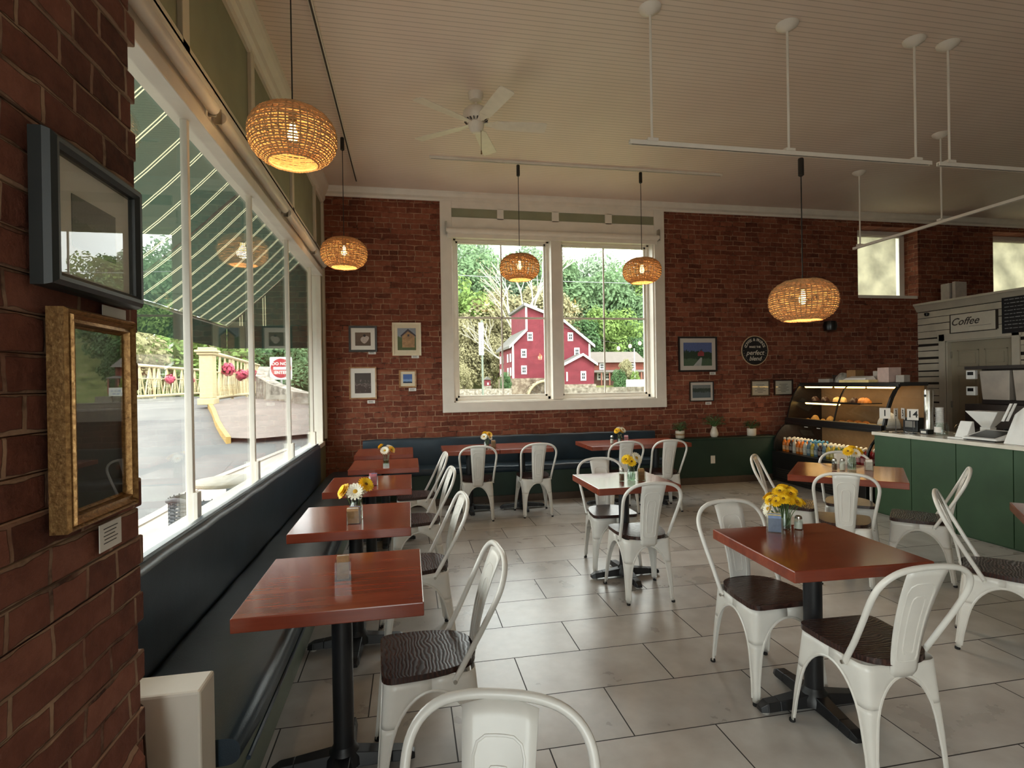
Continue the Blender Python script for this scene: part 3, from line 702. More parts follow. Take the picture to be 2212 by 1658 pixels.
def rods(t, pts, z0):
    """hanging rods with round ceiling canopies, given relative to the track"""
    for x, y in pts:
        r = MB().cyl((x, y, 0), (x, y, ZC-z0-0.02), 0.009, 10).build('hanging_rod', WHITE, t, smooth=True)
        MB().lathe([(0.012, ZC-z0-0.055), (0.035, ZC-z0-0.045), (0.075, ZC-z0-0.018), (0.08, ZC-z0-0.001)], 24, (x, y, 0)).build('canopy', WHITE, r, smooth=True)
        MB().box(x-0.04, x+0.04, y-0.024, y+0.024, -0.004, 0.018).build('clamp', WHITE, r, bevel=0.003)
ZS = 3.25
t = track('suspended white rail on two rods holding the low woven lamp', (1.56, 3.6, ZS), (4.10, 3.6, ZS)); rods(t, [(0.17, 0), (1.27, 0), (2.40, 0)], ZS)
t = track('suspended white rail in line with the low lamp rail, running out of the right edge', (4.17, 3.6, ZS), (5.6, 3.6, ZS)); rods(t, [(0.11, 0), (1.3, 0)], ZS)
t = track('suspended white rail over the counter, running toward the camera', (5.77, 1.2, ZS), (5.77, 6.15, ZS)); rods(t, [(0, 4.84), (0, 3.75), (0, 1.4)], ZS)
# ceiling fan
FANW = pm('white_fan_enamel', (224, 214, 198), 0.45, var=0.05)
t = thing('ceiling_fan', 'white five-blade ceiling fan with a pull chain', 'fan', (0.645, 4.93, ZC))
MB().lathe([(0.07, 0), (0.07, -0.03), (0.055, -0.07), (0.025, -0.085)], 28).build('canopy', FANW, t, smooth=True)
MB().cyl((0, 0, -0.08), (0, 0, -0.15), 0.013, 12).build('down_rod', FANW, t)
MB().lathe([(0.03, -0.125), (0.085, -0.14), (0.115, -0.17), (0.12, -0.22), (0.105, -0.255), (0.07, -0.27)], 32).build('motor_housing', FANW, t, smooth=True)
mo = MB()
for k in range(20):
    a = 2*PI*k/20; c, s = math.cos(a), math.sin(a)
    mo.hexa([(0.107*c-0.005*s, 0.107*s+0.005*c, -0.253), (0.107*c+0.005*s, 0.107*s-0.005*c, -0.253), (0.085*c+0.005*s, 0.085*s-0.005*c, -0.268), (0.085*c-0.005*s, 0.085*s+0.005*c, -0.268)],
            [(0.111*c-0.005*s, 0.111*s+0.005*c, -0.257), (0.111*c+0.005*s, 0.111*s-0.005*c, -0.257), (0.088*c+0.005*s, 0.088*s-0.005*c, -0.273), (0.088*c-0.005*s, 0.088*s+0.005*c, -0.273)])
mo.build('vent_slot', pm('dark_slot', (60, 52, 46), 0.6), t)
MB().lathe([(0.075, -0.275), (0.07, -0.31), (0.055, -0.345), (0.035, -0.36), (0.03, -0.362)], 28).build('switch_housing', FANW, t, smooth=True)
for k in range(5):
    a = math.radians(-2+72*k); c, s = math.cos(a), math.sin(a)
    def B(l, q, z): return (l*c-q*s, l*s+q*c, z)
    out = rounded_poly([(0.17, -0.052, 0), (0.17, 0.052, 0), (0.655, 0.068, 0), (0.655, -0.068, 0)], [0.02, 0.02, 0.03, 0.03], 4)
    tilt = 0.2
    bl = MB().hexa([B(x, y, -0.285-tilt*y) for x, y, z in out], [B(x, y, -0.279-tilt*y) for x, y, z in out]).build('blade', FANW, t)
    m = MB(); m.hexa([B(0.06, -0.02, -0.282), B(0.06, 0.02, -0.282), B(0.2, 0.045, -0.294), B(0.2, -0.045, -0.278)], [B(0.06, -0.02, -0.274), B(0.06, 0.02, -0.274), B(0.2, 0.045, -0.289), B(0.2, -0.045, -0.272)])
    m.build('blade_arm', FANW, bl)
MB().tube([(0.04, -0.03, -0.35), (0.041, -0.031, -0.54)], 0.0022, 6).lathe([(0.001, -0.57), (0.007, -0.565), (0.005, -0.535), (0.001, -0.53)], 10, (0.041, -0.031, 0)).build('pull_chain', pm('dull_brass', (130, 104, 70), 0.4, metal=0.6), t)
# ================================================================== PICTURES AND SIGNS
PICGLASS = glassmat('picture_glass', (246, 248, 246))
def paint(name, sky, mid, low, h0=0.36, h1=0.6, amt=0.22, scale=9):
    """loose painted or photographed scene: three soft bands broken up by noise, across a 0..1 local square"""
    if name in MATS: return MATS[name]
    t = NT(name); x, y, z = t.xyz(t.coord('Generated'))
    n = t.noise(t.coord('Generated'), scale, 5, 0.65); f = t.math('ADD', z, t.math('MULTIPLY', t.math('SUBTRACT', n, 0.5), amt*2))
    band = t.ramp(f, [(0.0, lin(low)), (h0, lin(low)), (h0+0.04, lin(mid)), (h1, lin(mid)), (h1+0.04, lin(sky)), (1.0, lin(sky))])
    n2 = t.noise(t.coord('Generated'), scale*3.1, 5, 0.7)
    col = t.mix(t.math('MULTIPLY', t.math('SUBTRACT', n2, 0.3), 0.9, clamp=True), band, lin(tuple(c*0.55 for c in mid)))
    MATS[name] = t.pbsdf(col, 0.6); return MATS[name]
def frame(label, x0, x1, z0, z1, fw, fmat, matw, mat_m, pic, y=YB, dep=0.025, extra=None, glass=False, fillet=None):
    """picture hung on the brick wall (faces -Y)"""
    w, h = x1-x0, z1-z0; t = thing('framed_picture', label, 'picture', ((x0+x1)/2, y, z0))
    X0, X1 = -w/2, w/2; g = 0.004
    m = MB(); d0, d1 = -dep, -g
    m.hexa([(X0, d1, 0), (X1, d1, 0), (X1-0, d1, h), (X0, d1, h)], [(X0, d1-0.001, 0), (X1, d1-0.001, 0), (X1, d1-0.001, h), (X0, d1-0.001, h)])
    for a in (((X0, 0), (X1, 0), (X1-fw, fw), (X0+fw, fw)), ((X1, 0), (X1, h), (X1-fw, h-fw), (X1-fw, fw)), ((X1, h), (X0, h), (X0+fw, h-fw), (X1-fw, h-fw)), ((X0, h), (X0, 0), (X0+fw, fw), (X0+fw, h-fw))):
        m.hexa([(q[0], d1, q[1]) for q in a], [(q[0], d0 if k < 2 else d0+0.004, q[1]) for k, q in enumerate(a)])
    m.build('frame', fmat, t)
    MB().box(X0+fw, X1-fw, -0.012, -0.008, fw, h-fw).build('mount_board', mat_m, t)
    ml, mr, mb_, mt = matw
    p = MB().box(X0+fw+ml, X1-fw-mr, -0.0145, -0.0125, fw+mb_, h-fw-mt)
    o = p.build('picture', pic, t)
    if extra: extra(t, X0+fw+ml, X1-fw-mr, fw+mb_, h-fw-mt)
    if glass: MB().poly([(X0+fw, -0.017, fw), (X1-fw, -0.017, fw), (X1-fw, -0.017, h-fw), (X0+fw, -0.017, h-fw)]).build('glazing', PICGLASS, t)
    return t
CARD = pm('white_card', (226, 220, 212), 0.7, var=0.03)
INK = pm('grey_print', (96, 92, 90), 0.8)
def card(label, px, py, w=0.11, h=0.045, y=YB):
    c = U(px, py, 'y', y); t = thing('caption_card', label, 'card', (c.x, y-0.004, c.z), 0, 'caption cards under the pictures')
    MB().box(-w/2, w/2, -0.002, 0.0, -h/2, h/2).build('card', CARD, t)
    m = MB()
    for k in range(3): m.box(-w*0.36, w*(0.3-0.1*(k % 2)), -0.0026, -0.002, h*(0.2-0.2*k)-0.002, h*(0.2-0.2*k)+0.002)
    m.build('printed_text', INK, t)
BLKF = pm('black_frame_wood', (34, 30, 30), 0.4); OAKF = wood_mat('light_oak_frame', (128, 88, 52), (164, 120, 78), (186, 146, 100), 0.45, 0, 3)
CRF = pm('cream_frame_wood', (222, 208, 178), 0.45, var=0.06); MATW = pm('white_mount_board', (226, 220, 210), 0.8, var=0.02); MATC = pm('cream_mount_board', (218, 204, 176), 0.8, var=0.03)
def box_px(a, b, c, d): p, q = U(a, d, 'y', YB), U(c, b, 'y', YB); return p.x, q.x, p.z, q.z
def bird(t, x0, x1, z0, z1):
    w, h = x1-x0, z1-z0; m = MB()
    pts = [(x0+w*(0.62+0.26*math.cos(a)+0.05*math.sin(2*a)), -0.0150, z0+h*(0.45+0.28*math.sin(a)+0.06*math.cos(a))) for a in frange(0, 2*PI, 18)[:-1]]
    m.prism(pts, (0, 0.0004, 0)); m.m(1)
    pts = [(x0+w*(0.60+0.09*math.cos(a)), -0.0156, z0+h*(0.76+0.1*math.sin(a))) for a in frange(0, 2*PI, 12)[:-1]]; m.prism(pts, (0, 0.0004, 0))
    m.build('bird_figure', [pm('pale_plumage', (186, 170, 160), 0.7, var=0.2, scale=60), pm('dark_cap', (50, 40, 38), 0.7)], t)
x0, x1, z0, z1 = box_px(754, 704, 814, 760)
frame('small dark-framed bird picture, upper left of the four beside the big window', x0, x1, z0, z1, 0.028, pm('charcoal_frame', (54, 50, 48), 0.5), (0.055, 0.055, 0.055, 0.06), MATW,
      paint('bird_photo', (112, 88, 70), (108, 84, 66), (96, 74, 58), 0.3, 0.7, 0.1), extra=bird)
def house(t, x0, x1, z0, z1):
    w, h = x1-x0, z1-z0; y = -0.0152
    m = MB(); m.prism([(x0+w*a, y, z0+h*c) for a, c in ((0.25, 0.12), (0.93, 0.12), (0.93, 0.66), (0.58, 0.88), (0.25, 0.66))], (0, 0.0005, 0))
    m.m(1); m.prism([(x0+w*a, y-0.0006, z0+h*c) for a, c in ((0.16, 0.66), (0.57, 0.97), (1.0, 0.68), (1.0, 0.6), (0.57, 0.86), (0.2, 0.6))], (0, 0.0005, 0))
    m.m(1); m.prism([(x0+w*a, y-0.0006, z0+h*c) for a, c in ((0.54, 0.62), (0.64, 0.62), (0.64, 0.72), (0.54, 0.72))], (0, 0.0005, 0)); m.build('painted_house', [pm('painted_brick', (164, 128, 92), 0.7, var=0.25, scale=30), pm('painted_roof', (74, 68, 74), 0.7)], t)
x0, x1, z0, z1 = box_px(848, 697, 909, 768)
frame('cream-framed stone house painting, upper right of the four beside the big window', x0, x1, z0, z1, 0.025, CRF, (0.045, 0.045, 0.05, 0.05), MATC, paint('house_painting', (150, 156, 166), (92, 104, 66), (88, 98, 56)), extra=house)
x0, x1, z0, z1 = box_px(755, 792, 813, 862)
frame('oak-framed woodland photo with wide white mount, lower left of the four pictures', x0, x1, z0, z1, 0.018, OAKF, (0.055, 0.055, 0.06, 0.065), MATW, paint('woodland_photo', (70, 60, 54), (124, 108, 100), (70, 52, 46), 0.36, 0.5, 0.9, 5))
x0, x1, z0, z1 = box_px(862, 799, 899, 837)
frame('smallest picture beside the big window, blue sky in a pale square frame', x0, x1, z0, z1, 0.02, OAKF, (0.036, 0.036, 0.04, 0.035), MATC, paint('sky_painting', (74, 106, 170), (128, 160, 204), (42, 56, 74), 0.16, 0.42, 0.15))
x0, x1, z0, z1 = box_px(1465, 727, 1547, 803)
def barn(t, x0, x1, z0, z1):
    w, h = x1-x0, z1-z0; y = -0.0152; m = MB()
    m.prism([(x0+w*a, y, z0+h*c) for a, c in ((0.5, 0.42), (0.72, 0.42), (0.72, 0.58), (0.62, 0.66), (0.5, 0.56))], (0, 0.0005, 0)); m.m(1)
    m.prism([(x0+w*a, y-0.0004, z0+h*c) for a, c in ((0.34, 0.0), (0.62, 0.0), (0.65, 0.34), (0.6, 0.36))], (0, 0.0005, 0)); m.build('painted_barn', [pm('painted_red', (150, 60, 64), 0.7, var=0.2), pm('painted_road', (170, 170, 166), 0.7)], t)
frame('large black-framed landscape with a red barn and road, right of the big window', x0, x1, z0, z1, 0.025, BLKF, (0.06, 0.06, 0.065, 0.065), pm('grey_mount_board', (196, 186, 176), 0.8, var=0.02), paint('barn_landscape', (96, 110, 160), (48, 66, 48), (84, 104, 80), 0.28, 0.62, 0.3, 6), extra=barn)
x0, x1, z0, z1 = box_px(1489, 823, 1540, 867)
frame('small dark-framed grey landscape hanging below the red barn picture', x0, x1, z0, z1, 0.014, BLKF, (0.035, 0.035, 0.04, 0.04), pm('grey_mount_board', (196, 186, 176), 0.8, var=0.02), paint('lake_landscape', (128, 132, 132), (58, 70, 62), (92, 104, 110), 0.42, 0.72, 0.2))
def cert(t, x0, x1, z0, z1):
    m = MB(); w, h = x1-x0, z1-z0
    for k in range(6):
        c = 0.5; l = (0.5, 0.34, 0.62, 0.4, 0.66, 0.3)[k]; z = z0+h*(0.74-0.11*k); m.box(x0+w*(c-l/2), x0+w*(c+l/2), -0.0152, -0.0146, z-0.0035, z+0.0035)
    m.build('printed_text', INK, t)
CERTP = pm('certificate_paper', (196, 186, 172), 0.8, var=0.03)
for lab, a in (('left one of the two small framed certificates beside the display case', (1621, 820, 1661, 856)), ('right one of the two small framed certificates, touching the display case edge', (1671, 819, 1711, 854))):
    x0, x1, z0, z1 = box_px(*a); frame(lab, x0, x1, z0, z1, 0.02, pm('dark_brown_frame', (48, 30, 24), 0.4), (0.002,)*4, CERTP, CERTP, extra=cert, glass=True)
for lab, px, py in (('little white card under the bird picture', 804, 761.5), ('little white card under the stone house painting', 897, 770), ('little white card under the woodland photo', 802, 867.5), ('little white card under the small blue sky picture', 891, 841),
                    ('little white card under the red barn landscape', 1539, 806), ('little white card under the small grey landscape', 1530, 870.5)):
    card(lab, px, py, 0.1, 0.042)
# round chalk sign
c = U(1629.5, 757, 'y', YB); t = thing('round_sign', 'round black sign reading coffee and friends make the perfect blend', 'sign', (c.x, YB-0.004, c.z))
def disc(m, r0, r1, y0, y1, n=48):
    o = [(r1*math.cos(2*PI*i/n), r1*math.sin(2*PI*i/n)) for i in range(n)]
    m.hexa([(a, y0, b_) for a, b_ in o], [(a, y1, b_) for a, b_ in o]); return m
SR = 0.232
disc(MB(), 0, SR-0.012, -0.012, 0.0).build('board', pm('chalkboard_black', (26, 22, 22), 0.6), t)
m = MB(); m.tube([((SR-0.007)*math.cos(2*PI*i/64), -0.008, (SR-0.007)*math.sin(2*PI*i/64)) for i in range(64)], 0.008, 8, closed=True); m.build('rim', pm('pale_wood_rim', (190, 164, 130), 0.5), t)
CHALK = pm('white_sign_lettering', (214, 204, 188), 0.7, var=0.06)
lt = MB(); S = 'COFFEE & FRIENDS'
for k, ch in enumerate(S):
    if ch == ' ': continue
    a = math.radians(158-136*k/(len(S)-1)); rr = 0.168
    lt.add(text_mesh(ch, 0.062, 0, 0.0008, 0.0007), Matrix.Translation((rr*math.cos(a), -0.0135, rr*math.sin(a))) @ FACE_Y @ Matrix.Rotation(a-PI/2, 4, 'Z'))
for s_, z, sz, sh in (('MAKE THE', 0.055, 0.042, 0), ('perfect', -0.035, 0.105, 0.3), ('blend', -0.125, 0.095, 0.3)):
    lt.add(text_mesh(s_, sz, sh, 0.0008, 0.0009), Matrix.Translation((0, -0.0135, z)) @ FACE_Y)
for sx in (-1, 1):
    for k in range(5):
        a = math.radians(-28+12*k-20); x, z = sx*0.192*math.cos(a), 0.192*math.sin(a); lt.box(x-0.006, x+0.006, -0.0142, -0.0128, z-0.002, z+0.002)
lt.build('lettering', CHALK, t)
# wall outlet on the wainscot
c = U(1540, 992, 'y', 7.358); t = thing('wall_outlet', 'white power outlet on the green wainscot under the potted plants', 'outlet', (c.x, 7.36, c.z))
MB().box(-0.036, 0.036, -0.006, 0, -0.058, 0.058).build('cover_plate', WHITE, t, bevel=0.003)
for z in (-0.024, 0.024): MB().box(-0.015, 0.015, -0.008, -0.005, z-0.014, z+0.014).build('socket', CARD, t, bevel=0.002)
# dark round speaker high on the brick
c = U(1790, 704, 'y', YB-0.1); t = thing('wall_speaker', 'small black speaker high on the brick above the display case', 'speaker', (c.x, YB, c.z))
MB().lathe([(0.02, -0.085), (0.085, -0.07), (0.1, 0.0), (0.085, 0.07), (0.02, 0.085)], 20, (0, -0.13, 0)).build('body', BLACKP, t, smooth=True)
MB().cyl((0, -0.05, 0), (0, -0.002, 0), 0.02, 10).build('bracket', BLACKP, t)
# ---- two pictures on the brick pier (face +X)
def pier_frame(label, ys, zs, xf, fw, dep, fmat, matw, picm, profile, mm):
    (y0, y1), (z0, z1) = ys, zs; t = thing('framed_picture', label, 'picture', (xf, (y0+y1)/2, z0)); w, h = y1-y0, z1-z0; Y0, Y1 = -w/2, w/2
    m = MB()
    for k in range(len(profile)-1):
        (a0, d0), (a1, d1) = profile[k], profile[k+1]
        def ringp(a, d): return [(d, Y0+a, a), (d, Y1-a, a), (d, Y1-a, h-a), (d, Y0+a, h-a)]
        A, B_ = ringp(a0, d0), ringp(a1, d1); b0 = len(m.v); m.v += A+B_
        for q in range(4): m.face((b0+q, b0+(q+1) % 4, b0+4+(q+1) % 4, b0+4+q))
    m.build('frame', fmat, t, smooth=True)
    x = profile[-1][1]+0.003
    MB().box(0.003, x-0.002, Y0+fw-0.004, Y1-fw+0.004, fw-0.004, h-fw+0.004).build('mount_board', mm, t)
    MB().box(x-0.002, x-0.0005, Y0+fw+matw, Y1-fw-matw, fw+matw, h-fw-matw).build('picture', picm, t)
    MB().poly([(x+0.006, Y0+fw, fw), (x+0.006, Y1-fw, fw), (x+0.006, Y1-fw, h-fw), (x+0.006, Y0+fw, h-fw)]).build('glazing', PICGLASS, t)
    return t
pier_frame('black-framed picture with a pale mount, upper one on the brick pier', (1.122, 1.468), (1.742, 2.03), -0.668, 0.032, 0.04, pm('satin_black_frame', (32, 34, 32), 0.45), 0.06,
           paint('pier_photo', (120, 118, 112), (96, 96, 86), (104, 100, 92), 0.2, 0.5, 0.2), [(0.0, 0.0), (0.0, 0.022), (0.004, 0.034), (0.012, 0.041), (0.02, 0.04), (0.028, 0.032), (0.032, 0.018)], MATW)
def gold_mat():
    t = NT('antique_gold_leaf'); v = t.coord(); f = t.noise(v, 90, 4, 0.7); col = t.ramp(f, [(0.3, lin((112, 80, 46))), (0.5, lin((150, 112, 68))), (0.7, lin((176, 138, 88)))])
    return t.pbsdf(col, 0.38, 0.75, t.bump(t.noise(v, 120, 4), 0.28, 0.004))
GOLD = gold_mat()
pier_frame('ornate gold-framed dark picture, lower one on the brick pier', (1.163, 1.43), (1.276, 1.708), -0.668, 0.038, 0.05, GOLD, 0.002,
           paint('dark_painting', (70, 60, 48), (58, 48, 40), (50, 40, 36), 0.2, 0.5, 0.2), [(0.0, 0.0), (0.0, 0.03), (0.004, 0.036), (0.010, 0.03), (0.014, 0.04), (0.021, 0.031), (0.028, 0.034), (0.032, 0.022), (0.038, 0.016)], pm('dark_board', (60, 52, 46), 0.7))
t = thing('caption_card', 'white card taped to the brick below the gold frame', 'card', (-0.668, 1.372, 1.222), 0, 'caption cards under the pictures')
MB().box(0.0, 0.002, -0.045, 0.045, -0.03, 0.03).build('card', CARD, t)
m = MB()
for k in range(5): m.box(0.0019, 0.0027, -0.03+0.003*(k % 2), 0.028-0.006*(k % 3), 0.017-0.008*k, 0.019-0.008*k)
m.build('printed_text', INK, t)
t = thing('caption_card', 'white card wedged between the black frame and the gold frame', 'card', (-0.668, 1.405, 1.722), 0, 'caption cards under the pictures')
MB().box(0.0, 0.002, -0.05, 0.05, -0.012, 0.016).build('card', CARD, t)
# ================================================================== DISPLAY CASE AND COUNTER
CASEB = pm('black_case_metal', (26, 23, 22), 0.35, var=0.15); CASEG = glassmat('case_glass', (240, 240, 236))
CY0, CY1 = 5.62, 7.33
t = thing('display_case', 'black refrigerated bakery display case with curved glass front, lit yellow inside', 'display case', (0, 0, 0))
CPROF = [(5.43, 0.47), (5.425, 0.55), (5.44, 0.63), (5.49, 0.72), (5.56, 0.80), (5.64, 0.865)]
UPROF = [(5.665, 0.955), (5.69, 1.05), (5.725, 1.17), (5.775, 1.29), (5.83, 1.38), (5.885, 1.435)]
MB().hexa([(5.47, CY0, 0.0), (6.3, CY0, 0.0), (6.3, CY1, 0.0), (5.47, CY1, 0.0)], [(5.40, CY0, 0.05), (6.3, CY0, 0.05), (6.3, CY1, 0.05), (5.40, CY1, 0.05)]).box(5.40, 6.3, CY0, CY1, 0.05, 0.455).build('base_cabinet', CASEB, t, bevel=0.006)
m = MB()
for k in range(5): m.box(5.392, 5.40, CY0+0.1, CY1-0.1, 0.08+0.03*k, 0.092+0.03*k)
m.build('vent_grille', pm('dark_grille', (52, 48, 44), 0.5), t)
MB().box(6.26, 6.30, CY0, CY1, 0.455, 1.44).build('back_panel', pm('warm_case_lining', (126, 100, 72), 0.6, var=0.08), t)
MB().box(5.62, 6.26, CY0, CY1, 0.865, 0.90).box(5.625, 5.70, CY0, CY1, 0.86, 0.955).build('middle_deck', CASEB, t, bevel=0.004)
MB().box(5.88, 6.3, CY0-0.02, CY1, 1.43, 1.475).box(5.86, 5.9, CY0-0.02, CY1, 1.42, 1.455).build('top_panel', CASEB, t, bevel=0.005)
MB().box(5.86, 6.2, CY0+0.55, CY1-0.02, 1.185, 1.197).box(5.852, 5.864, CY0+0.55, CY1-0.02, 1.180, 1.204).build('glass_shelf', CASEB, t)
def side(m, pr, y0, y1, th=0.035):
    for (a0, b0), (a1, b1) in zip(pr, pr[1:]): m.hexa([(a0-0.006, y0, b0), (a0+th, y0, b0), (a0+th, y1, b0), (a0-0.006, y1, b0)], [(a1-0.006, y0, b1), (a1+th, y0, b1), (a1+th, y1, b1), (a1-0.006, y1, b1)])
    return m
for y in (CY0-0.005, CY1-0.02):
    side(MB(), CPROF, y, y+0.025, 0.02).build('lower_side_frame', CASEB, t); side(MB(), UPROF, y, y+0.025, 0.04 if y < 6 else 0.02).build('upper_side_frame', CASEB, t)
MB().poly([(a, CY1-0.01, z) for a, z in CPROF+UPROF]+[(6.28, CY1-0.01, 1.44), (6.28, CY1-0.01, 0.46)]).build('side_panel', CASEB, t)
MB().poly([(a, CY0+0.005, z) for a, z in UPROF]+[(6.26, CY0+0.005, 1.43), (6.26, CY0+0.005, 0.9)]).build('side_glass', CASEG, t)
side(MB(), UPROF, 6.40, 6.415, 0.012).build('glass_joint', CASEB, t)
MB().strip([[(a, CY0+0.02, z), (a, CY1-0.02, z)] for a, z in CPROF]).build('lower_glass', CASEG, t, smooth=True)
MB().strip([[(a, CY0+0.02, z), (a, CY1-0.02, z)] for a, z in UPROF]).build('upper_glass', CASEG, t, smooth=True)
TUBEL = emat('warm_case_tube', (255, 200, 112), 7.0)
for y0, y1, x, z in ((CY0+0.06, CY0+0.50, 5.93, 1.415), (CY0+0.55, CY0+1.05, 5.93, 1.415), (CY0+1.12, CY1-0.08, 5.93, 1.415), (CY0+0.95, CY1-0.12, 5.90, 1.172)):
    MB().cyl((x, y0, z), (x, y1, z), 0.017, 10).build('light_tube', TUBEL, t, smooth=True)
for z, e in ((1.40, 2.6), (0.845, 5.0)):
    l = lamp('case_light', 'AREA', (5.95 if z > 1 else 5.75, (CY0+CY1)/2, z), e, (1, 0.78, 0.48), (0, 0, 0), shape='RECTANGLE', size=0.05, size_y=1.5); l.parent = t
for y in (6.62, 6.86): MB().box(5.60, 5.612, y-0.03, y+0.03, 0.838, 0.846).build('price_strip', CARD, t)
# bottles on the lower deck
BCOL = {'orange': (222, 120, 34), 'dark': (60, 30, 24), 'milky': (210, 206, 196), 'blue': (92, 122, 150), 'yellow': (196, 170, 60), 'green': (96, 120, 70), 'clear': (196, 204, 190), 'red': (140, 34, 38)}
ORD = 'first second third fourth fifth sixth seventh eighth ninth tenth eleventh twelfth thirteenth fourteenth fifteenth sixteenth seventeenth eighteenth nineteenth twentieth twenty-first twenty-second'.split()
def bottle(kind, cap, x, y, h, col, row, r=0.031):
    t = thing('drink_bottle', '%s drink bottle with %s cap, %s row, %s from left in display case' % (kind, cap, ('front', 'middle', 'back')[row], ORD[col]), 'bottle', (x, y, 0.456), 0, 'drink bottles in the display case')
    k = h/0.205
    MB().lathe([(r*0.9, 0), (r, 0.008), (r, 0.115*k), (r*0.9, 0.14*k), (r*0.45, 0.17*k), (r*0.42, 0.185*k)], 14).build('body', (JAR if kind == 'clear' else pm('drink_'+kind, BCOL[kind], 0.2, var=0.15, coat=0.4)), t, smooth=True)
    MB().lathe([(r*1.01, 0.03*k), (r*1.02, 0.032*k), (r*1.02, 0.09*k), (r*1.01, 0.092*k)], 14, cap=False).build('label_band', pm('bottle_label_'+kind, tuple(min(255, c*0.5+110) for c in BCOL[kind]), 0.5, var=0.4, scale=60), t, smooth=True)
    MB().lathe([(r*0.5, 0.18*k), (r*0.52, 0.183*k), (r*0.5, 0.205*k), (r*0.3, 0.208*k)], 12).build('cap', pm('cap_'+cap, {'white': (226, 222, 212), 'blue': (70, 140, 180), 'black': (30, 28, 28)}[cap], 0.4), t, smooth=True)
kinds = [('orange', 'white'), ('orange', 'white'), ('dark', 'white'), ('milky', 'white'), ('orange', 'white'), ('orange', 'white'), ('milky', 'blue'), ('blue', 'blue'), ('yellow', 'blue'), ('blue', 'blue'), ('dark', 'white'), ('blue', 'white'), ('yellow', 'white'), ('yellow', 'white'), ('green', 'white'), ('clear', 'white'), ('clear', 'white'), ('clear', 'white'), ('clear', 'white'), ('red', 'white'), ('red', 'white'), ('red', 'white')]
for i, (k, c) in enumerate(kinds):
    y = CY1-0.11-i*(CY1-CY0-0.2)/(len(kinds)-1)
    for j in range(3): bottle(k, c, 5.53+0.085*j, y+RNG.uniform(-0.004, 0.004), 0.19 if i > 9 else 0.205, i, j)
# food on the upper deck and shelf
PASTRY = pm('baked_pastry', (190, 118, 50), 0.6, var=0.3, scale=40, bump=0.3); PASTRYL = pm('pale_pastry', (226, 186, 120), 0.6, var=0.2, scale=40, bump=0.3); CHOC = pm('chocolate_cake', (52, 30, 22), 0.5, var=0.2)
def lump(name, lab, cat, x, y, z, rx, ry, rz, mat, group):
    m = MB(); n, k = 14, 8
    r0 = random.Random(int(x*1000+y*777)); ph = [r0.uniform(0, 6) for _ in range(3)]
    for j in range(k+1):
        for i in range(n):
            a = 2*PI*i/n; p = PI/2*j/k; q = 1+0.10*math.sin(3*a+ph[0])+0.06*math.sin(7*a+ph[1]+4*p)
            m.v.append((rx*q*math.cos(a)*math.cos(p*0.98), ry*q*math.sin(a)*math.cos(p*0.98), rz*math.sin(p)*(0.9+0.1*math.sin(5*a+ph[2]))))
    for j in range(k):
        for i in range(n): m.face((j*n+i, j*n+(i+1) % n, (j+1)*n+(i+1) % n, (j+1)*n+i))
    m.face([i for i in reversed(range(n))]); m.face([k*n+i for i in range(n)])
    o = m.build(name, mat, None, smooth=True, loc=(x, y, z)); return tag(o, lab, cat, group)
def tray(lab, x0, x1, y0, y1, z, mat=None):
    t = thing('serving_tray', lab, 'tray', ((x0+x1)/2, (y0+y1)/2, z)); w, d = (x1-x0)/2, (y1-y0)/2
    MB().box(-w, w, -d, d, 0, 0.006).box(-w, -w+0.006, -d, d, 0, 0.018).box(w-0.006, w, -d, d, 0, 0.018).box(-w, w, -d, -d+0.006, 0, 0.018).box(-w, w, d-0.006, d, 0, 0.018).build('tray', mat or pm('pale_tray', (214, 196, 160), 0.4), t)
tray('pale tray of buns on the middle deck, left end of the display case', 5.76, 6.02, 6.72, 7.15, 0.901)
for i, (x, y) in enumerate(((5.82, 7.08), (5.82, 6.97), (5.92, 6.9), (5.83, 6.80))): lump('round_bun', '%s round pale bun from the left on the left tray of the display case' % ORD[i], 'bun', x, y, 0.908, 0.038, 0.038, 0.045, PASTRYL, 'round buns in the display case')
for i, (x, y) in enumerate(((5.93, 7.06), (5.94, 6.78))): lump('cream_pastry', '%s tall golden pastry behind the round buns in the case' % ('left', 'right')[i], 'pastry', x, y, 0.908, 0.05, 0.07, 0.09, PASTRYL, 'tall pastries in the display case')
tray('tray of orange glazed rolls in the middle of the display case', 5.76, 6.05, 6.12, 6.52, 0.901)
for i in range(6): lump('glazed_roll', 'orange glazed roll, %s from the right in the %s row of the middle tray' % (ORD[i//2], ('front', 'back')[i % 2]), 'roll', 5.83+0.13*(i % 2), 6.19+0.13*(i//2), 0.908, 0.06, 0.06, 0.055, PASTRY, 'glazed rolls in the display case')
for i in range(5):
    t = thing('price_card', 'cream price card on the front edge of the middle deck, %s from the right' % ORD[i], 'card', (5.735, 5.75+0.155*i, 0.901), 0, 'price cards along the deck')
    MB().hexa([(0, -0.06, 0), (0.004, -0.06, 0), (0.004, 0.06, 0), (0, 0.06, 0)], [(0.05, -0.06, 0.05), (0.054, -0.06, 0.05), (0.054, 0.06, 0.05), (0.05, 0.06, 0.05)]).build('card', pm('cream_card', (236, 212, 150), 0.6), t)
o = lump('paper_bag', 'crumpled white paper heap at the right end of the middle deck', 'paper', 5.98, 5.86, 0.902, 0.12, 0.14, 0.20, pm('white_paper', (226, 224, 220), 0.7, var=0.1, scale=30), None)
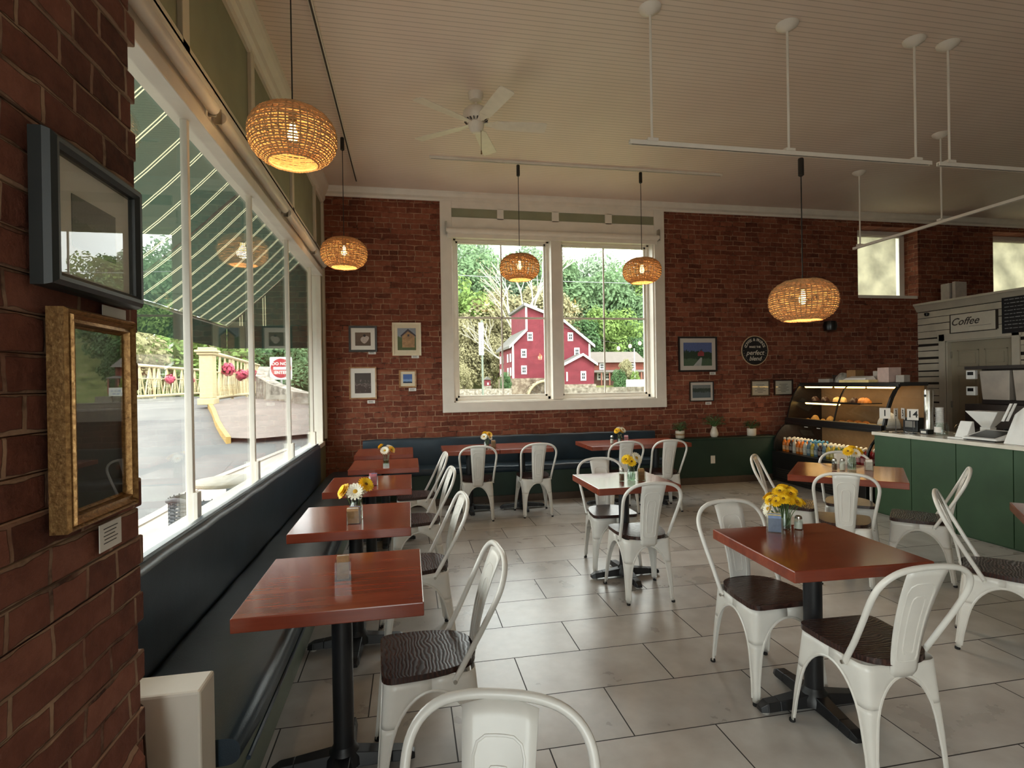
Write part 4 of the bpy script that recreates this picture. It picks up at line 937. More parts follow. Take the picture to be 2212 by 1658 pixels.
for i, (y, kd) in enumerate(((7.15, 'dark'), (6.95, 'dark'), (6.72, 'pale'), (6.62, 'pale'), (6.42, 'dark'), (6.28, 'gold'), (6.22, 'gold'))):
    lump('shelf_pastry', {'dark': 'dark chocolate cake', 'pale': 'pale frosted cake', 'gold': 'golden croissant'}[kd]+' on the upper glass shelf, %s item from the left' % ORD[i], 'cake', 6.0, y, 1.198, 0.06, 0.055, 0.075, {'dark': CHOC, 'pale': PASTRYL, 'gold': PASTRY}[kd], 'cakes on the upper shelf')
# things on top of the case
ZTOP = 1.476
def carton(lab, x, y, w, d, h, mat, rz=0.0, z=ZTOP, lid=True):
    t = thing('carton', lab, 'carton', (x, y, z), rz)
    MB().box(-w/2, w/2, -d/2, d/2, 0, h).build('body', mat, t, bevel=0.004)
    if lid: MB().box(-w/2-0.003, w/2+0.003, -0.02, 0.02, h-0.002, h+0.002).build('tape', pm('brown_tape', (150, 116, 76), 0.4), t)
    return t
KRAFT = pm('kraft_board', (150, 112, 70), 0.75, var=0.12); PINKW = pm('pale_pink_board', (206, 178, 168), 0.7, var=0.1); GREYW = pm('grey_white_board', (176, 166, 156), 0.7, var=0.1)
carton('brown cardboard carton standing on top of the display case', 6.13, 6.53, 0.16, 0.14, 0.17, KRAFT, 0.1)
carton('tall pale pink carton on top of the display case, near its right end', 6.12, 5.98, 0.18, 0.18, 0.19, PINKW, -0.05)
carton('narrow white carton beside the tall pink carton on the case', 6.15, 6.16, 0.12, 0.08, 0.15, GREYW, 0.0)
carton('small white carton at the right end of the display case top', 6.14, 5.80, 0.12, 0.10, 0.09, GREYW, 0.2)
carton('long flat white carton at the left end of the display case top', 6.12, 7.05, 0.10, 0.22, 0.055, GREYW, 0.0)
t = thing('plastic_bag', 'crumpled clear bag of bread on top of the case, left of the brown carton', 'bag', (6.12, 6.74, ZTOP)); 
o = lump('bag', '', '', 0, 0, 0.0, 0.10, 0.12, 0.14, pm('cloudy_plastic', (160, 156, 146), 0.3, var=0.3, scale=25), None); o.parent = t; 
for k in ('label', 'category'): 
    if k in o: del o[k]
t = thing('flat_box_stack', 'open flat box of papers lying on the front edge of the case top', 'box', (5.955, 6.32, ZTOP), 0.03)
MB().box(-0.08, 0.07, -0.26, 0.22, 0, 0.035).build('box', pm('cream_card', (236, 212, 150), 0.6), t, bevel=0.003)
MB().hexa([(-0.07, -0.2, 0.036), (0.06, -0.24, 0.036), (0.06, 0.18, 0.036), (-0.07, 0.16, 0.036)], [(-0.06, -0.2, 0.06), (0.06, -0.2, 0.085), (0.06, 0.14, 0.085), (-0.06, 0.12, 0.06)]).build('paper_pile', CARD, t)
t = thing('dark_basket', 'dark wicker basket on top of the case, left part', 'basket', (6.2, 6.9, ZTOP+0.0)); m = MB()
m.lathe([(0.06, 0), (0.075, 0.05), (0.085, 0.11), (0.08, 0.11), (0.07, 0.05), (0.055, 0.006), (0.001, 0.006)], 20)
for k in range(6): m.tube([((0.066+0.0035*k)*math.cos(2*PI*i/20), (0.066+0.0035*k)*math.sin(2*PI*i/20), 0.012+0.018*k) for i in range(20)], 0.006, 5, closed=True)
m.build('woven_body', pm('dark_wicker', (48, 34, 26), 0.7), t)
# ---- counter
t = thing('service_counter', 'long dark green service counter with a pale stone top', 'counter', (0, 0, 0))
KX, KY0, KY1 = 5.235, 1.2, 5.33
MB().box(KX, KX+0.68, KY0, KY1-0.02, 0, 0.885).build('body', GREEN, t)
seams = [KY1-0.02, 4.85, 4.37, 3.86, 3.35, 2.84, 2.33, 1.82, KY0]
for i in range(len(seams)-1): MB().box(KX-0.014, KX, seams[i+1]+0.003, seams[i]-0.003, 0.012, 0.884).build('front_panel', GREEN, t, bevel=0.003)
MB().box(KX-0.03, KX+0.72, KY0, KY1, 0.886, 0.922).build('countertop', pm('pale_stone_top', (222, 214, 200), 0.2, var=0.08, scale=8), t, bevel=0.004)
ZK = 0.923
# number cards on wire stands
for i, (lab, num, x, y, rz) in enumerate((('number card reading 1 on a wire stand, left of the cluster on the counter', '1', 5.30, 5.24, 0.55), ('number card standing edge on, just right of the number 1 card', '3', 5.36, 5.16, 2.0), ('number card turned away between the 1 and 14 cards', '5', 5.44, 5.14, -0.5),
        ('number card turned half away just left of the number 14 card', '8', 5.37, 5.06, 2.25), ('number card reading 14 on a wire stand, right of the cluster on the counter', '14', 5.36, 4.95, 0.45))):
    t = thing('number_stand', lab, 'number stand', (x, y, ZK), rz, 'table numbers on the counter')
    MB().lathe([(0.036, 0), (0.036, 0.006), (0.01, 0.012)], 16).build('base', BLACKP, t, smooth=True)
    MB().cyl((0, 0, 0.01), (0, 0, 0.16), 0.0035, 8).build('stem', BLACKP, t)
    cdd = MB().box(-0.004, 0.0, -0.052, 0.052, 0.15, 0.27).build('card', CARD, t)
    MB().add(text_mesh(num, 0.10, 0, 0.0004, 0.001), Matrix.Translation((-0.0046, 0, 0.21)) @ FACE_X).build('printed_number', pm('black_print', (26, 24, 24), 0.7), cdd)
t = thing('napkin_box', 'black box dispenser behind the number cards on the counter', 'dispenser', (5.62, 5.17, ZK)); MB().box(-0.06, 0.06, -0.09, 0.09, 0, 0.16).build('body', BLACKP, t, bevel=0.006); MB().box(-0.063, -0.06, -0.06, 0.06, 0.05, 0.12).build('slot', STEEL, t)
t = thing('cup_tube', 'tall steel cup dispenser tube at the end of the counter', 'cup dispenser', (5.60, 4.98, ZK))
MB().lathe([(0.045, 0), (0.045, 0.46), (0.04, 0.475), (0.03, 0.48)], 24).build('tube', STEEL, t, smooth=True)
MB().cyl((-0.046, 0, 0.41), (-0.05, 0, 0.41), 0.014, 12).build('button', BLACKP, t)
t = thing('paper_cup_stack', 'tall stack of white paper cups beside the steel tube', 'cups', (5.66, 4.91, ZK), 0)
pr = []
for k in range(14): pr += [(0.033, 0.02*k), (0.040, 0.02*k+0.017), (0.041, 0.02*k+0.0195)]
MB().lathe([(0.03, 0)]+pr+[(0.03, 0.285)], 20).build('stacked_cups', pm('white_paper', (226, 224, 220), 0.7, var=0.1, scale=30), t, smooth=True)
t = thing('tip_jar', 'clear glass jar with a white label on the counter', 'jar', (5.50, 4.75, ZK))
MB().lathe([(0.06, 0.0), (0.062, 0.01), (0.062, 0.10), (0.05, 0.115), (0.05, 0.125), (0.052, 0.13)], 24, cap=False).build('jar_body', JAR, t, smooth=True)
MB().prism([(-0.0635*math.cos(a), 0.0635*math.sin(a), 0.03) for a in frange(-0.7, 0.7, 8)]+[(-0.062*math.cos(a), 0.062*math.sin(a), 0.03) for a in frange(0.7, -0.7, 8)], (0, 0, 0.06)).build('paper_label', CARD, t)
t = thing('label_box', 'small black box with a white label between steel tube and glass jar', 'box', (5.48, 4.90, ZK)); MB().box(-0.04, 0.04, -0.045, 0.045, 0, 0.05).build('body', BLACKP, t, bevel=0.003); MB().box(-0.042, -0.04, -0.03, 0.03, 0.01, 0.035).build('paper_label', CARD, t)
t = thing('cake_dome', 'clear plastic dome behind the jar on the counter', 'dome', (5.80, 4.76, ZK)); MB().lathe([(0.085, 0), (0.085, 0.07), (0.07, 0.10), (0.02, 0.115)], 24).build('dome', ACRYL, t, smooth=True); MB().lathe([(0.088, -0.0), (0.09, 0.004), (0.088, 0.008)], 24).build('plate', CARD, t)
POSW = pm('white_terminal_plastic', (232, 230, 226), 0.35, var=0.03)
t = thing('payment_stand', 'white tilted card stand left of the white till screen on the counter', 'stand', (5.42, 4.45, ZK))
MB().hexa([(-0.05, -0.06, 0), (0.07, -0.06, 0), (0.07, 0.06, 0), (-0.05, 0.06, 0)], [(0.03, -0.06, 0.17), (0.05, -0.06, 0.17), (0.05, 0.06, 0.17), (0.03, 0.06, 0.17)]).build('body', POSW, t, bevel=0.005); MB().box(-0.12, -0.05, -0.09, 0.07, 0, 0.015).build('foot_plate', POSW, t, bevel=0.003)
t = thing('card_terminal', 'white till terminal with a sloping black screen on the counter', 'terminal', (5.42, 4.215, ZK))
MB().hexa([(-0.12, -0.16, 0.012), (0.16, -0.16, 0.012), (0.16, 0.16, 0.012), (-0.12, 0.16, 0.012)], [(-0.12, -0.16, 0.028), (0.16, -0.16, 0.095), (0.16, 0.16, 0.095), (-0.12, 0.16, 0.028)]).build('body', POSW, t, bevel=0.008)
MB().hexa([(-0.09, -0.12, 0.0365), (0.12, -0.12, 0.0868), (0.12, 0.12, 0.0868), (-0.09, 0.12, 0.0365)], [(-0.09, -0.12, 0.0395), (0.12, -0.12, 0.0898), (0.12, 0.12, 0.0898), (-0.09, 0.12, 0.0395)]).build('screen', BLACKP, t)
for sx in (-0.1, 0.13): MB().box(sx, sx+0.02, -0.13, 0.13, 0, 0.012).build('foot', BLACKP, t)
t = thing('till_cables', 'dark cables looped behind the white terminal on the counter', 'cable', (5.66, 4.2, ZK))
for k in range(3): MB().tube([(0.0, -0.22, 0.02+0.02*k), (0.02, -0.1, 0.09+0.02*k), (0.0, 0.05, 0.08+0.01*k), (0.03, 0.16, 0.03), (0.0, 0.2, 0.006)], 0.005, 6).build('cable', BLACKP, t, smooth=True)
t = thing('till_printer', 'big white sloping till housing with a pinkish side at the right edge of the counter', 'till', (5.30, 3.81, ZK))
MB().hexa([(0.0, -0.02, 0), (0.34, -0.02, 0), (0.34, 0.19, 0), (0.0, 0.19, 0)], [(0.22, -0.02, 0.50), (0.33, -0.02, 0.50), (0.33, 0.10, 0.42), (0.13, 0.19, 0.26)]).build('housing', POSW, t, bevel=0.006)
MB().hexa([(0.0, -0.026, 0.0), (0.34, -0.026, 0.0), (0.34, -0.021, 0.0), (0.0, -0.021, 0.0)], [(0.22, -0.026, 0.495), (0.33, -0.026, 0.495), (0.33, -0.021, 0.495), (0.22, -0.021, 0.495)]).build('side_sheet', pm('pinkish_board', (176, 132, 118), 0.6, var=0.06), t)
for k in range(2): MB().hexa([(0.02+0.05*k, 0.20, 0.20), (0.03+0.05*k, 0.20, 0.20), (0.03+0.05*k, 0.22, 0.20), (0.02+0.05*k, 0.22, 0.20)], [(0.12+0.05*k, 0.20, 0.36), (0.13+0.05*k, 0.20, 0.36), (0.13+0.05*k, 0.22, 0.36), (0.12+0.05*k, 0.22, 0.36)]).build('paper_guide', POSW, t)
t = thing('white_hopper', 'white funnel-shaped hopper standing behind the terminal', 'hopper', (5.74, 4.47, ZK))
MB().box(-0.04, 0.04, -0.05, 0.05, 0, 0.10).build('stand', POSW, t, bevel=0.004)
MB().hexa([(-0.03, -0.04, 0.10), (0.03, -0.04, 0.10), (0.03, 0.04, 0.10), (-0.03, 0.04, 0.10)], [(-0.09, -0.16, 0.26), (0.09, -0.16, 0.26), (0.09, 0.16, 0.26), (-0.09, 0.16, 0.26)]).build('funnel', POSW, t, bevel=0.004)
# ---- on and before the shiplap partition
c0, c1 = U(2055, 678, 'x', XP-0.02), U(2153, 713, 'x', XP-0.02)
t = thing('coffee_sign', 'long white sign reading Coffee in script above the partition door', 'sign', (XP, (c0.y+c1.y)/2, (c0.z+c1.z)/2))
hw, hh = abs(c0.y-c1.y)/2, 0.135
MB().box(-0.035, -0.002, -hw, hw, -hh, hh).build('board', pm('white_sign_board', (216, 208, 192), 0.6, var=0.05), t)
for y0, y1, z0, z1 in ((-hw-0.012, hw+0.012, hh, hh+0.012), (-hw-0.012, hw+0.012, -hh-0.012, -hh), (-hw-0.012, -hw, -hh, hh), (hw, hw+0.012, -hh, hh)): MB().box(-0.04, -0.002, y0, y1, z0, z1).build('edge_strip', pm('dark_sign_edge', (62, 52, 46), 0.6), t)
MB().add(text_mesh('Coffee', 0.155, 0.4, 0.001, 0.0012), Matrix.Translation((-0.0362, 0.12, 0.02)) @ FACE_X).box(-0.037, -0.035, -hw+0.06, 0.05, -0.062, -0.058).build('lettering', pm('dark_grey_lettering', (66, 58, 52), 0.6), t)
t = thing('menu_board', 'black chalk menu board with white writing at the right edge, on the partition', 'board', (XP, 5.80, 2.13))
MB().box(-0.03, -0.002, -0.55, 0.436, 0, 0.52).build('board', pm('blackboard', (22, 22, 26), 0.6, var=0.1), t)
m = MB(); r = random.Random(5)
for k in range(9):
    z = 0.47-0.05*k; y = 0.40
    while y > -0.5:
        l = r.uniform(0.02, 0.07); m.box(-0.0312, -0.030, y-l, y, z-0.006, z+0.004*r.random()+0.002); y -= l+0.012
        if y < 0.1 and r.random() < 0.25: y -= 0.12
m.build('chalk_writing', pm('chalk_writing', (150, 150, 150), 0.9), t)
t = thing('bulk_dispenser', 'row of clear bean dispensers with white tags before the partition door', 'dispenser', (7.0, 5.05, 0.0))
MB().box(-0.2, 0.25, -0.75, 0.62, 0, 0.90).build('cabinet', pm('dark_cabinet', (60, 54, 48), 0.6), t, bevel=0.005)
MB().box(-0.16, 0.2, -0.75, 0.55, 1.62, 1.66).build('shelf_top', pm('dark_shelf', (44, 34, 28), 0.6), t)
MB().box(-0.1, 0.2, -0.75, 0.60, 0.9, 1.19).box(0.1, 0.2, -0.75, 0.55, 1.19, 1.62).build('machine_body', pm('dark_machine', (58, 48, 44), 0.4), t, bevel=0.004)
for k in range(3):
    bn = MB().hexa([(-0.13, -0.68+0.37*k, 1.25), (0.09, -0.68+0.37*k, 1.25), (0.09, -0.38+0.37*k, 1.25), (-0.13, -0.38+0.37*k, 1.25)], [(-0.15, -0.70+0.37*k, 1.60), (0.09, -0.70+0.37*k, 1.60), (0.09, -0.36+0.37*k, 1.60), (-0.15, -0.36+0.37*k, 1.60)]).build('bin', pm('cloudy_bin', (170, 160, 150), 0.3, var=0.15, scale=5), t, bevel=0.006)
for z in (1.30, 1.50):
    g = MB().box(-0.165, -0.12, 0.42, 0.53, z, z+0.11).build('gauge', POSW, t, bevel=0.006); MB().box(-0.168, -0.165, 0.44, 0.51, z+0.05, z+0.09).build('dial', BLACKP, g)
for i, (lab, y, w, h, rz) in enumerate((('white ring binder upright on the partition ledge, left of the pair', 7.03, 0.07, 0.24, 0.0), ('thin pale binder leaning on the white one on the partition ledge', 6.90, 0.025, 0.25, 0.06))):
    t = thing('ring_binder', lab, 'binder', (XP+0.05, y, 2.737), rz); MB().box(-0.11, 0.12, -w, w, 0, h).build('cover', GREYW, t, bevel=0.004); MB().box(-0.105, 0.116, -w+0.006, w-0.006, h, h+0.002).build('pages', CARD, t)
t = thing('partition_camera', 'small black camera at the top left corner of the partition', 'camera', (XP-0.0, 7.36, 2.55)); MB().lathe([(0.001, -0.035), (0.025, -0.03), (0.035, 0), (0.03, 0.02)], 16, (-0.035, 0, 0)).build('body', BLACKP, t, smooth=True); MB().box(-0.035, -0.001, -0.012, 0.012, -0.012, 0.012).build('bracket', BLACKP, t)
t = thing('shelf_ornament', 'black stepped ornament on the partition ledge before the right high window', 'ornament', (XP+0.06, 5.62, 2.737))
MB().box(-0.06, 0.06, -0.14, 0.1, 0, 0.16).box(-0.06, 0.06, -0.14, 0.06, 0.16, 0.28).box(-0.06, 0.06, -0.14, 0.12, 0.28, 0.36).build('body', BLACKP, t, bevel=0.004)
# ================================================================== THINGS ON TABLES AND LEDGE
YEL = pm('yellow_petal', (246, 200, 30), 0.6, var=0.15, scale=60); WHP = pm('white_petal', (240, 236, 218), 0.6, var=0.05, scale=60); EYEY = pm('yellow_flower_eye', (196, 150, 40), 0.7); EYEB = pm('dark_flower_eye', (120, 84, 24), 0.7)
STEM = pm('green_stem', (84, 112, 60), 0.6, var=0.2)
FL = {}; FS = 1.22
def flower(kind, label, group, base, head, size, tilt):
    """one cut daisy: stem from the vase floor to its head"""
    base, head = Vector(base), Vector(head)
    t = thing('daisy_flower', label, 'flower', base, 0, group); h = head-base
    MB().tube([(0, 0, 0), tuple(h*0.5+Vector((0, 0, 0.01))), tuple(h)], 0.0018, 5).build('stem', STEM, t, smooth=True)
    size *= FS; key = (kind, round(size, 3))
    if key not in FL:
        m = MB(); n = 15 if kind == 'white' else 17
        for lay in range(3 if kind != 'white' else 2):
            for i in range(n):
                a = 2*PI*(i+0.5*lay)/n; c, s = math.cos(a), math.sin(a); l = size*(1-0.18*lay); w = size*0.17; z0 = 0.004*lay
                def P(r, q, z): return (r*c-q*s, r*s+q*c, z)
                lift = 0.22+0.35*lay
                m.poly([P(0.15*size, -w*0.4, z0), P(0.6*l, -w, z0+lift*0.5*l), P(l, -w*0.5, z0+lift*0.62*l), P(l*1.02, w*0.5, z0+lift*0.62*l), P(0.6*l, w, z0+lift*0.5*l), P(0.15*size, w*0.4, z0)])
        FL[key] = (m, MB().lathe([(size*0.26, 0.0), (size*0.28, 0.006), (size*0.18, 0.013), (0.001, 0.015)], 12))
    tl, az = tilt
    R = Matrix.Translation(h) @ Matrix.Rotation(az, 4, 'Z') @ Matrix.Rotation(tl, 4, 'Y')
    for nm, mb, mt in (('petals', FL[key][0], WHP if kind == 'white' else YEL), ('flower_eye', FL[key][1], EYEY if kind == 'white' else EYEB)):
        mm = MB(); mm.v = [tuple(R @ Vector(v)) for v in mb.v]; mm.f = list(mb.f); mm.mi = list(mb.mi); mm.build(nm, mt, t)
def vase(label, x, y, kind, where, flowers, z=0.7705, s=1.0, rz=0.0):
    t = thing('flower_vase', label, 'vase', (x, y, z), rz)
    if kind == 'jar':
        MB().lathe([(0.030*s, 0.0), (0.034*s, 0.004), (0.034*s, 0.075*s), (0.024*s, 0.092*s), (0.024*s, 0.10*s), (0.028*s, 0.108*s), (0.025*s, 0.106*s), (0.021*s, 0.095*s), (0.031*s, 0.074*s), (0.031*s, 0.008), (0.001, 0.007)], 20, cap=True).build('glass_body', JAR, t, smooth=True)
        MB().lathe([(0.030*s, 0.008), (0.030*s, 0.05*s), (0.001, 0.05*s)], 20).build('water', glassmat('vase_water', (214, 224, 214), 0.0, 1.33), t, smooth=True)
    else:
        w = 0.028*s; h = 0.105*s
        m = MB()
        for a in range(4):
            c, q = math.cos(a*PI/2), math.sin(a*PI/2)
            m.hexa([(c*w-q*(-w), q*w+c*(-w), 0.0), (c*w-q*w, q*w+c*w, 0.0), (c*(w-0.003)-q*w, q*(w-0.003)+c*w, 0.0), (c*(w-0.003)-q*(-w), q*(w-0.003)+c*(-w), 0.0)],
                   [(c*w-q*(-w), q*w+c*(-w), h), (c*w-q*w, q*w+c*w, h), (c*(w-0.003)-q*w, q*(w-0.003)+c*w, h), (c*(w-0.003)-q*(-w), q*(w-0.003)+c*(-w), h)])
        m.box(-w, w, -w, w, 0, 0.006).build('glass_body', JAR, t); MB().box(-w+0.004, w-0.004, -w+0.004, w-0.004, 0.007, h*0.45).build('water', glassmat('vase_water', (214, 224, 214), 0.0, 1.33), t)
    cnt = {}
    for (k, dx, dy, dz, sz, tl, az) in sorted(flowers, key=lambda f: f[1]*CR.x+f[2]*CR.y):
        cnt[k] = cnt.get(k, 0)+1
        flower(k, '%s %s daisy from the left in the %s' % (ORD[cnt[k]-1], k, where), 'flowers in the '+where, (x+dx*0.12, y+dy*0.12, z+0.012), (x+dx, y+dy, z+dz), sz, (tl, az))
def bunch(spec, seed):
    r = random.Random(seed); out = []
    for k, n, rad, z0, z1, sz in spec:
        for i in range(n):
            a = 2*PI*(i+r.random()*0.5)/n; q = rad*(0.55+0.45*r.random()) if n > 1 else rad; zz = r.uniform(z0, z1); out.append((k, q*math.cos(a), q*math.sin(a), zz, sz, 0.25+q/0.06*0.5, a))
    return out
P2 = (-0.312, 3.22)
vase('glass jar of white and yellow daisies on the second table of the window row', P2[0], P2[1]+0.05, 'jar', 'jar on the second window table',
     [('white', 0.0, -0.035, 0.165, 0.042, 1.05, -PI/2), ('yellow', -0.062, -0.015, 0.165, 0.040, 1.0, math.radians(200)), ('yellow', 0.055, 0.0, 0.195, 0.040, 0.85, math.radians(-50)), ('white', 0.02, 0.04, 0.15, 0.034, 0.7, 1.3), ('white', -0.03, 0.03, 0.14, 0.03, 0.7, 2.4)], s=1.08)
vase('square glass vase of daisies on the fourth table of the window row', -0.225, 5.36, 'square', 'square vase on the fourth window table',
     [('white', -0.01, -0.03, 0.145, 0.036, 0.9, -PI/2), ('yellow', 0.05, -0.01, 0.15, 0.034, 0.9, -0.4), ('yellow', -0.045, 0.0, 0.18, 0.03, 0.8, 2.8), ('white', 0.03, 0.03, 0.17, 0.03, 0.5, 1.0)], s=1.02)
vase('glass jar of daisies on the left pushed-together tables at the back banquette', 0.90, 6.40, 'jar', 'jar on the left back tables',
     [('white', -0.03, -0.03, 0.14, 0.036, 0.9, -2.0), ('yellow', 0.03, -0.02, 0.165, 0.036, 0.7, -0.8), ('white', 0.035, -0.03, 0.13, 0.03, 1.0, -0.7), ('yellow', -0.01, 0.03, 0.17, 0.034, 0.4, 1.5)])
vase('glass jar of daisies beside the salt shaker at the back banquette', 2.58, 6.40, 'jar', 'jar on the right back tables',
     [('yellow', -0.04, -0.02, 0.155, 0.034, 0.9, -2.6), ('white', 0.03, -0.03, 0.165, 0.036, 0.9, -0.9), ('white', 0.0, 0.03, 0.175, 0.03, 0.5, 1.4), ('yellow', 0.02, 0.0, 0.14, 0.03, 0.6, 0.2)])
vase('glass jar of pale daisies on the middle table', 1.70, 3.99, 'jar', 'jar on the middle table',
     [('yellow', -0.045, -0.02, 0.165, 0.036, 0.95, -2.5), ('white', 0.03, -0.03, 0.175, 0.042, 0.95, -1.0), ('white', 0.05, 0.02, 0.165, 0.036, 0.8, 0.4), ('yellow', -0.01, -0.03, 0.15, 0.034, 1.1, -1.7), ('white', -0.02, 0.04, 0.17, 0.034, 0.6, 2.0)])
vase('glass jar crammed with yellow daisies on the front right table', 1.905, 2.50, 'jar', 'jar on the front right table',
     bunch([('yellow', 1, 0.0, 0.205, 0.205, 0.029), ('yellow', 7, 0.045, 0.18, 0.198, 0.028), ('yellow', 11, 0.078, 0.125, 0.168, 0.027)], 4)+[('white', -0.085, 0.0, 0.105, 0.034, 1.2, 2.9), ('white', -0.06, 0.05, 0.11, 0.034, 1.1, 2.2)], s=1.0)
vase('glass jar of yellow daisies on the corner-set table by the display case', 3.66, 3.95, 'jar', 'jar on the corner-set table',
     [('yellow', 0.05, -0.02, 0.15, 0.036, 0.9, -0.5), ('yellow', -0.05, -0.02, 0.155, 0.036, 0.9, -2.6), ('white', 0.0, -0.04, 0.14, 0.036, 1.0, -1.6), ('yellow', 0.02, 0.02, 0.17, 0.034, 0.4, 0.6), ('white', -0.03, 0.03, 0.14, 0.03, 0.7, 2.2)])
# packet caddies
PK = {'brown': (166, 126, 84), 'pink': (222, 140, 150), 'blue': (120, 140, 176), 'white': (226, 220, 210), 'yellow': (220, 190, 110)}
def caddy(label, x, y, where, rows, rz=0.0, w=0.062, d=0.045, h=0.072, z=0.7705):
    t = thing('packet_caddy', label, 'caddy', (x, y, z), rz); q = 0.003
    MB().box(-w/2, w/2, -d/2, d/2, 0, q).box(-w/2, w/2, -d/2, -d/2+q, 0, h).box(-w/2, w/2, d/2-q, d/2, 0, h).box(-w/2, -w/2+q, -d/2, d/2, 0, h).box(w/2-q, w/2, -d/2, d/2, 0, h).build('clear_box', ACRYL, t)
    c, s = math.cos(rz), math.sin(rz); n = len(rows)
    for i, (col, lean) in enumerate(rows):
        side = 0 if len(rows) < 9 or i % 2 == 0 else 1
        py = -d/2+0.007+(d-0.014)*i/max(1, n-1); ph = 0.082+0.004*((i*37) % 3)
        p = thing('sugar_packet', '%s paper packet, %s from the front in the %s' % (col, ORD[i], where), 'packet', (x-py*s, y+py*c, z+0.0035), rz, 'packets in the '+where)
        half = w/2-0.008
        m = MB().hexa([(-half, -0.0016, 0), (half, -0.0016, 0), (half, 0.0016, 0), (-half, 0.0016, 0)], [(-half+lean, -0.0008, ph), (half+lean, -0.0008, ph), (half+lean, 0.0008, ph), (-half+lean, 0.0008, ph)])
        m.build('paper', pm('packet_'+col, PK[col], 0.6, var=0.15, scale=50), p)
caddy('clear caddy of brown sugar packets on the table nearest the camera', -0.272, 2.275, 'caddy on the nearest window table', [('brown', 0), ('brown', 0.001), ('brown', -0.001), ('brown', 0), ('brown', 0.002), ('white', 0.0), ('pink', -0.003), ('brown', 0)], 0.05)
caddy('clear caddy of leaning packets before the daisy jar, second table of the window row', -0.315, 3.17, 'caddy on the second window table', [('brown', -0.008), ('white', -0.006), ('brown', -0.004), ('white', -0.002), ('brown', 0), ('blue', 0.004), ('white', 0.002)], 0.0, w=0.078)
caddy('clear caddy of pink and blue packets on the third table of the window row', -0.28, 4.33, 'caddy on the third window table', [('pink', -0.004), ('pink', 0.0), ('blue', 0.006), ('blue', 0.004), ('white', 0.008), ('pink', -0.006)], 0.3)
caddy('small clear caddy beside the daisy jar on the left back tables', 0.985, 6.42, 'caddy on the left back tables', [('brown', 0), ('brown', 0), ('white', 0), ('brown', 0), ('brown', 0)], 0.0)
caddy('small clear caddy beside the daisies on the right back tables', 2.68, 6.43, 'caddy on the right back tables', [('pink', 0), ('white', 0), ('pink', 0), ('white', 0)], -0.3)
caddy('clear caddy right of the daisies on the middle table', 1.775, 3.97, 'caddy on the middle table', [('brown', 0), ('brown', 0), ('yellow', 0), ('brown', 0), ('brown', 0)], 0.1, w=0.055)
caddy('clear caddy of blue and yellow packets left of the yellow bunch, front right table', 1.815, 2.455, 'caddy on the front right table', [('blue', 0), ('yellow', 0), ('blue', 0.001), ('white', 0), ('blue', 0), ('yellow', 0)], -0.55, w=0.075)
caddy('small clear caddy at the right of the daisies on the corner-set table', 3.76, 3.88, 'caddy on the corner-set table', [('white', 0), ('white', 0), ('brown', 0), ('white', 0)], -0.6)
def shaker(label, x, y, fill, h=0.085, z=0.7705, cap=None):
    t = thing('shaker', label, 'shaker', (x, y, z), 0, 'salt and pepper shakers')
    MB().lathe([(0.020, 0), (0.022, 0.004), (0.021, h*0.6), (0.017, h*0.78)], 16, cap=False).build('glass_body', JAR, t, smooth=True)
    MB().lathe([(0.018, 0.004), (0.018, h*0.55), (0.001, h*0.56)], 16).build('contents', fill, t, smooth=True)
    MB().lathe([(0.018, h*0.77), (0.0185, h*0.8), (0.017, h*0.94), (0.010, h)], 16).build('lid', cap or STEEL, t, smooth=True)
SALT = pm('salt_grains', (232, 228, 220), 0.8); PEPPER = pm('ground_pepper', (104, 78, 56), 0.9, var=0.3, scale=90)
shaker('glass salt shaker left of the daisies at the back banquette', 2.47, 6.38, SALT, 0.10)
shaker('glass pepper shaker left of the daisies on the middle table', 1.615, 3.975, PEPPER, 0.10)
shaker('clear water-filled shaker right of the yellow bunch on the front right table', 1.965, 2.47, SALT, 0.07)
shaker('glass salt shaker left of the daisies on the corner-set table', 3.56, 3.94, SALT, 0.10)
shaker('glass pepper shaker farthest left on the corner-set table', 3.50, 3.96, PEPPER, 0.10)
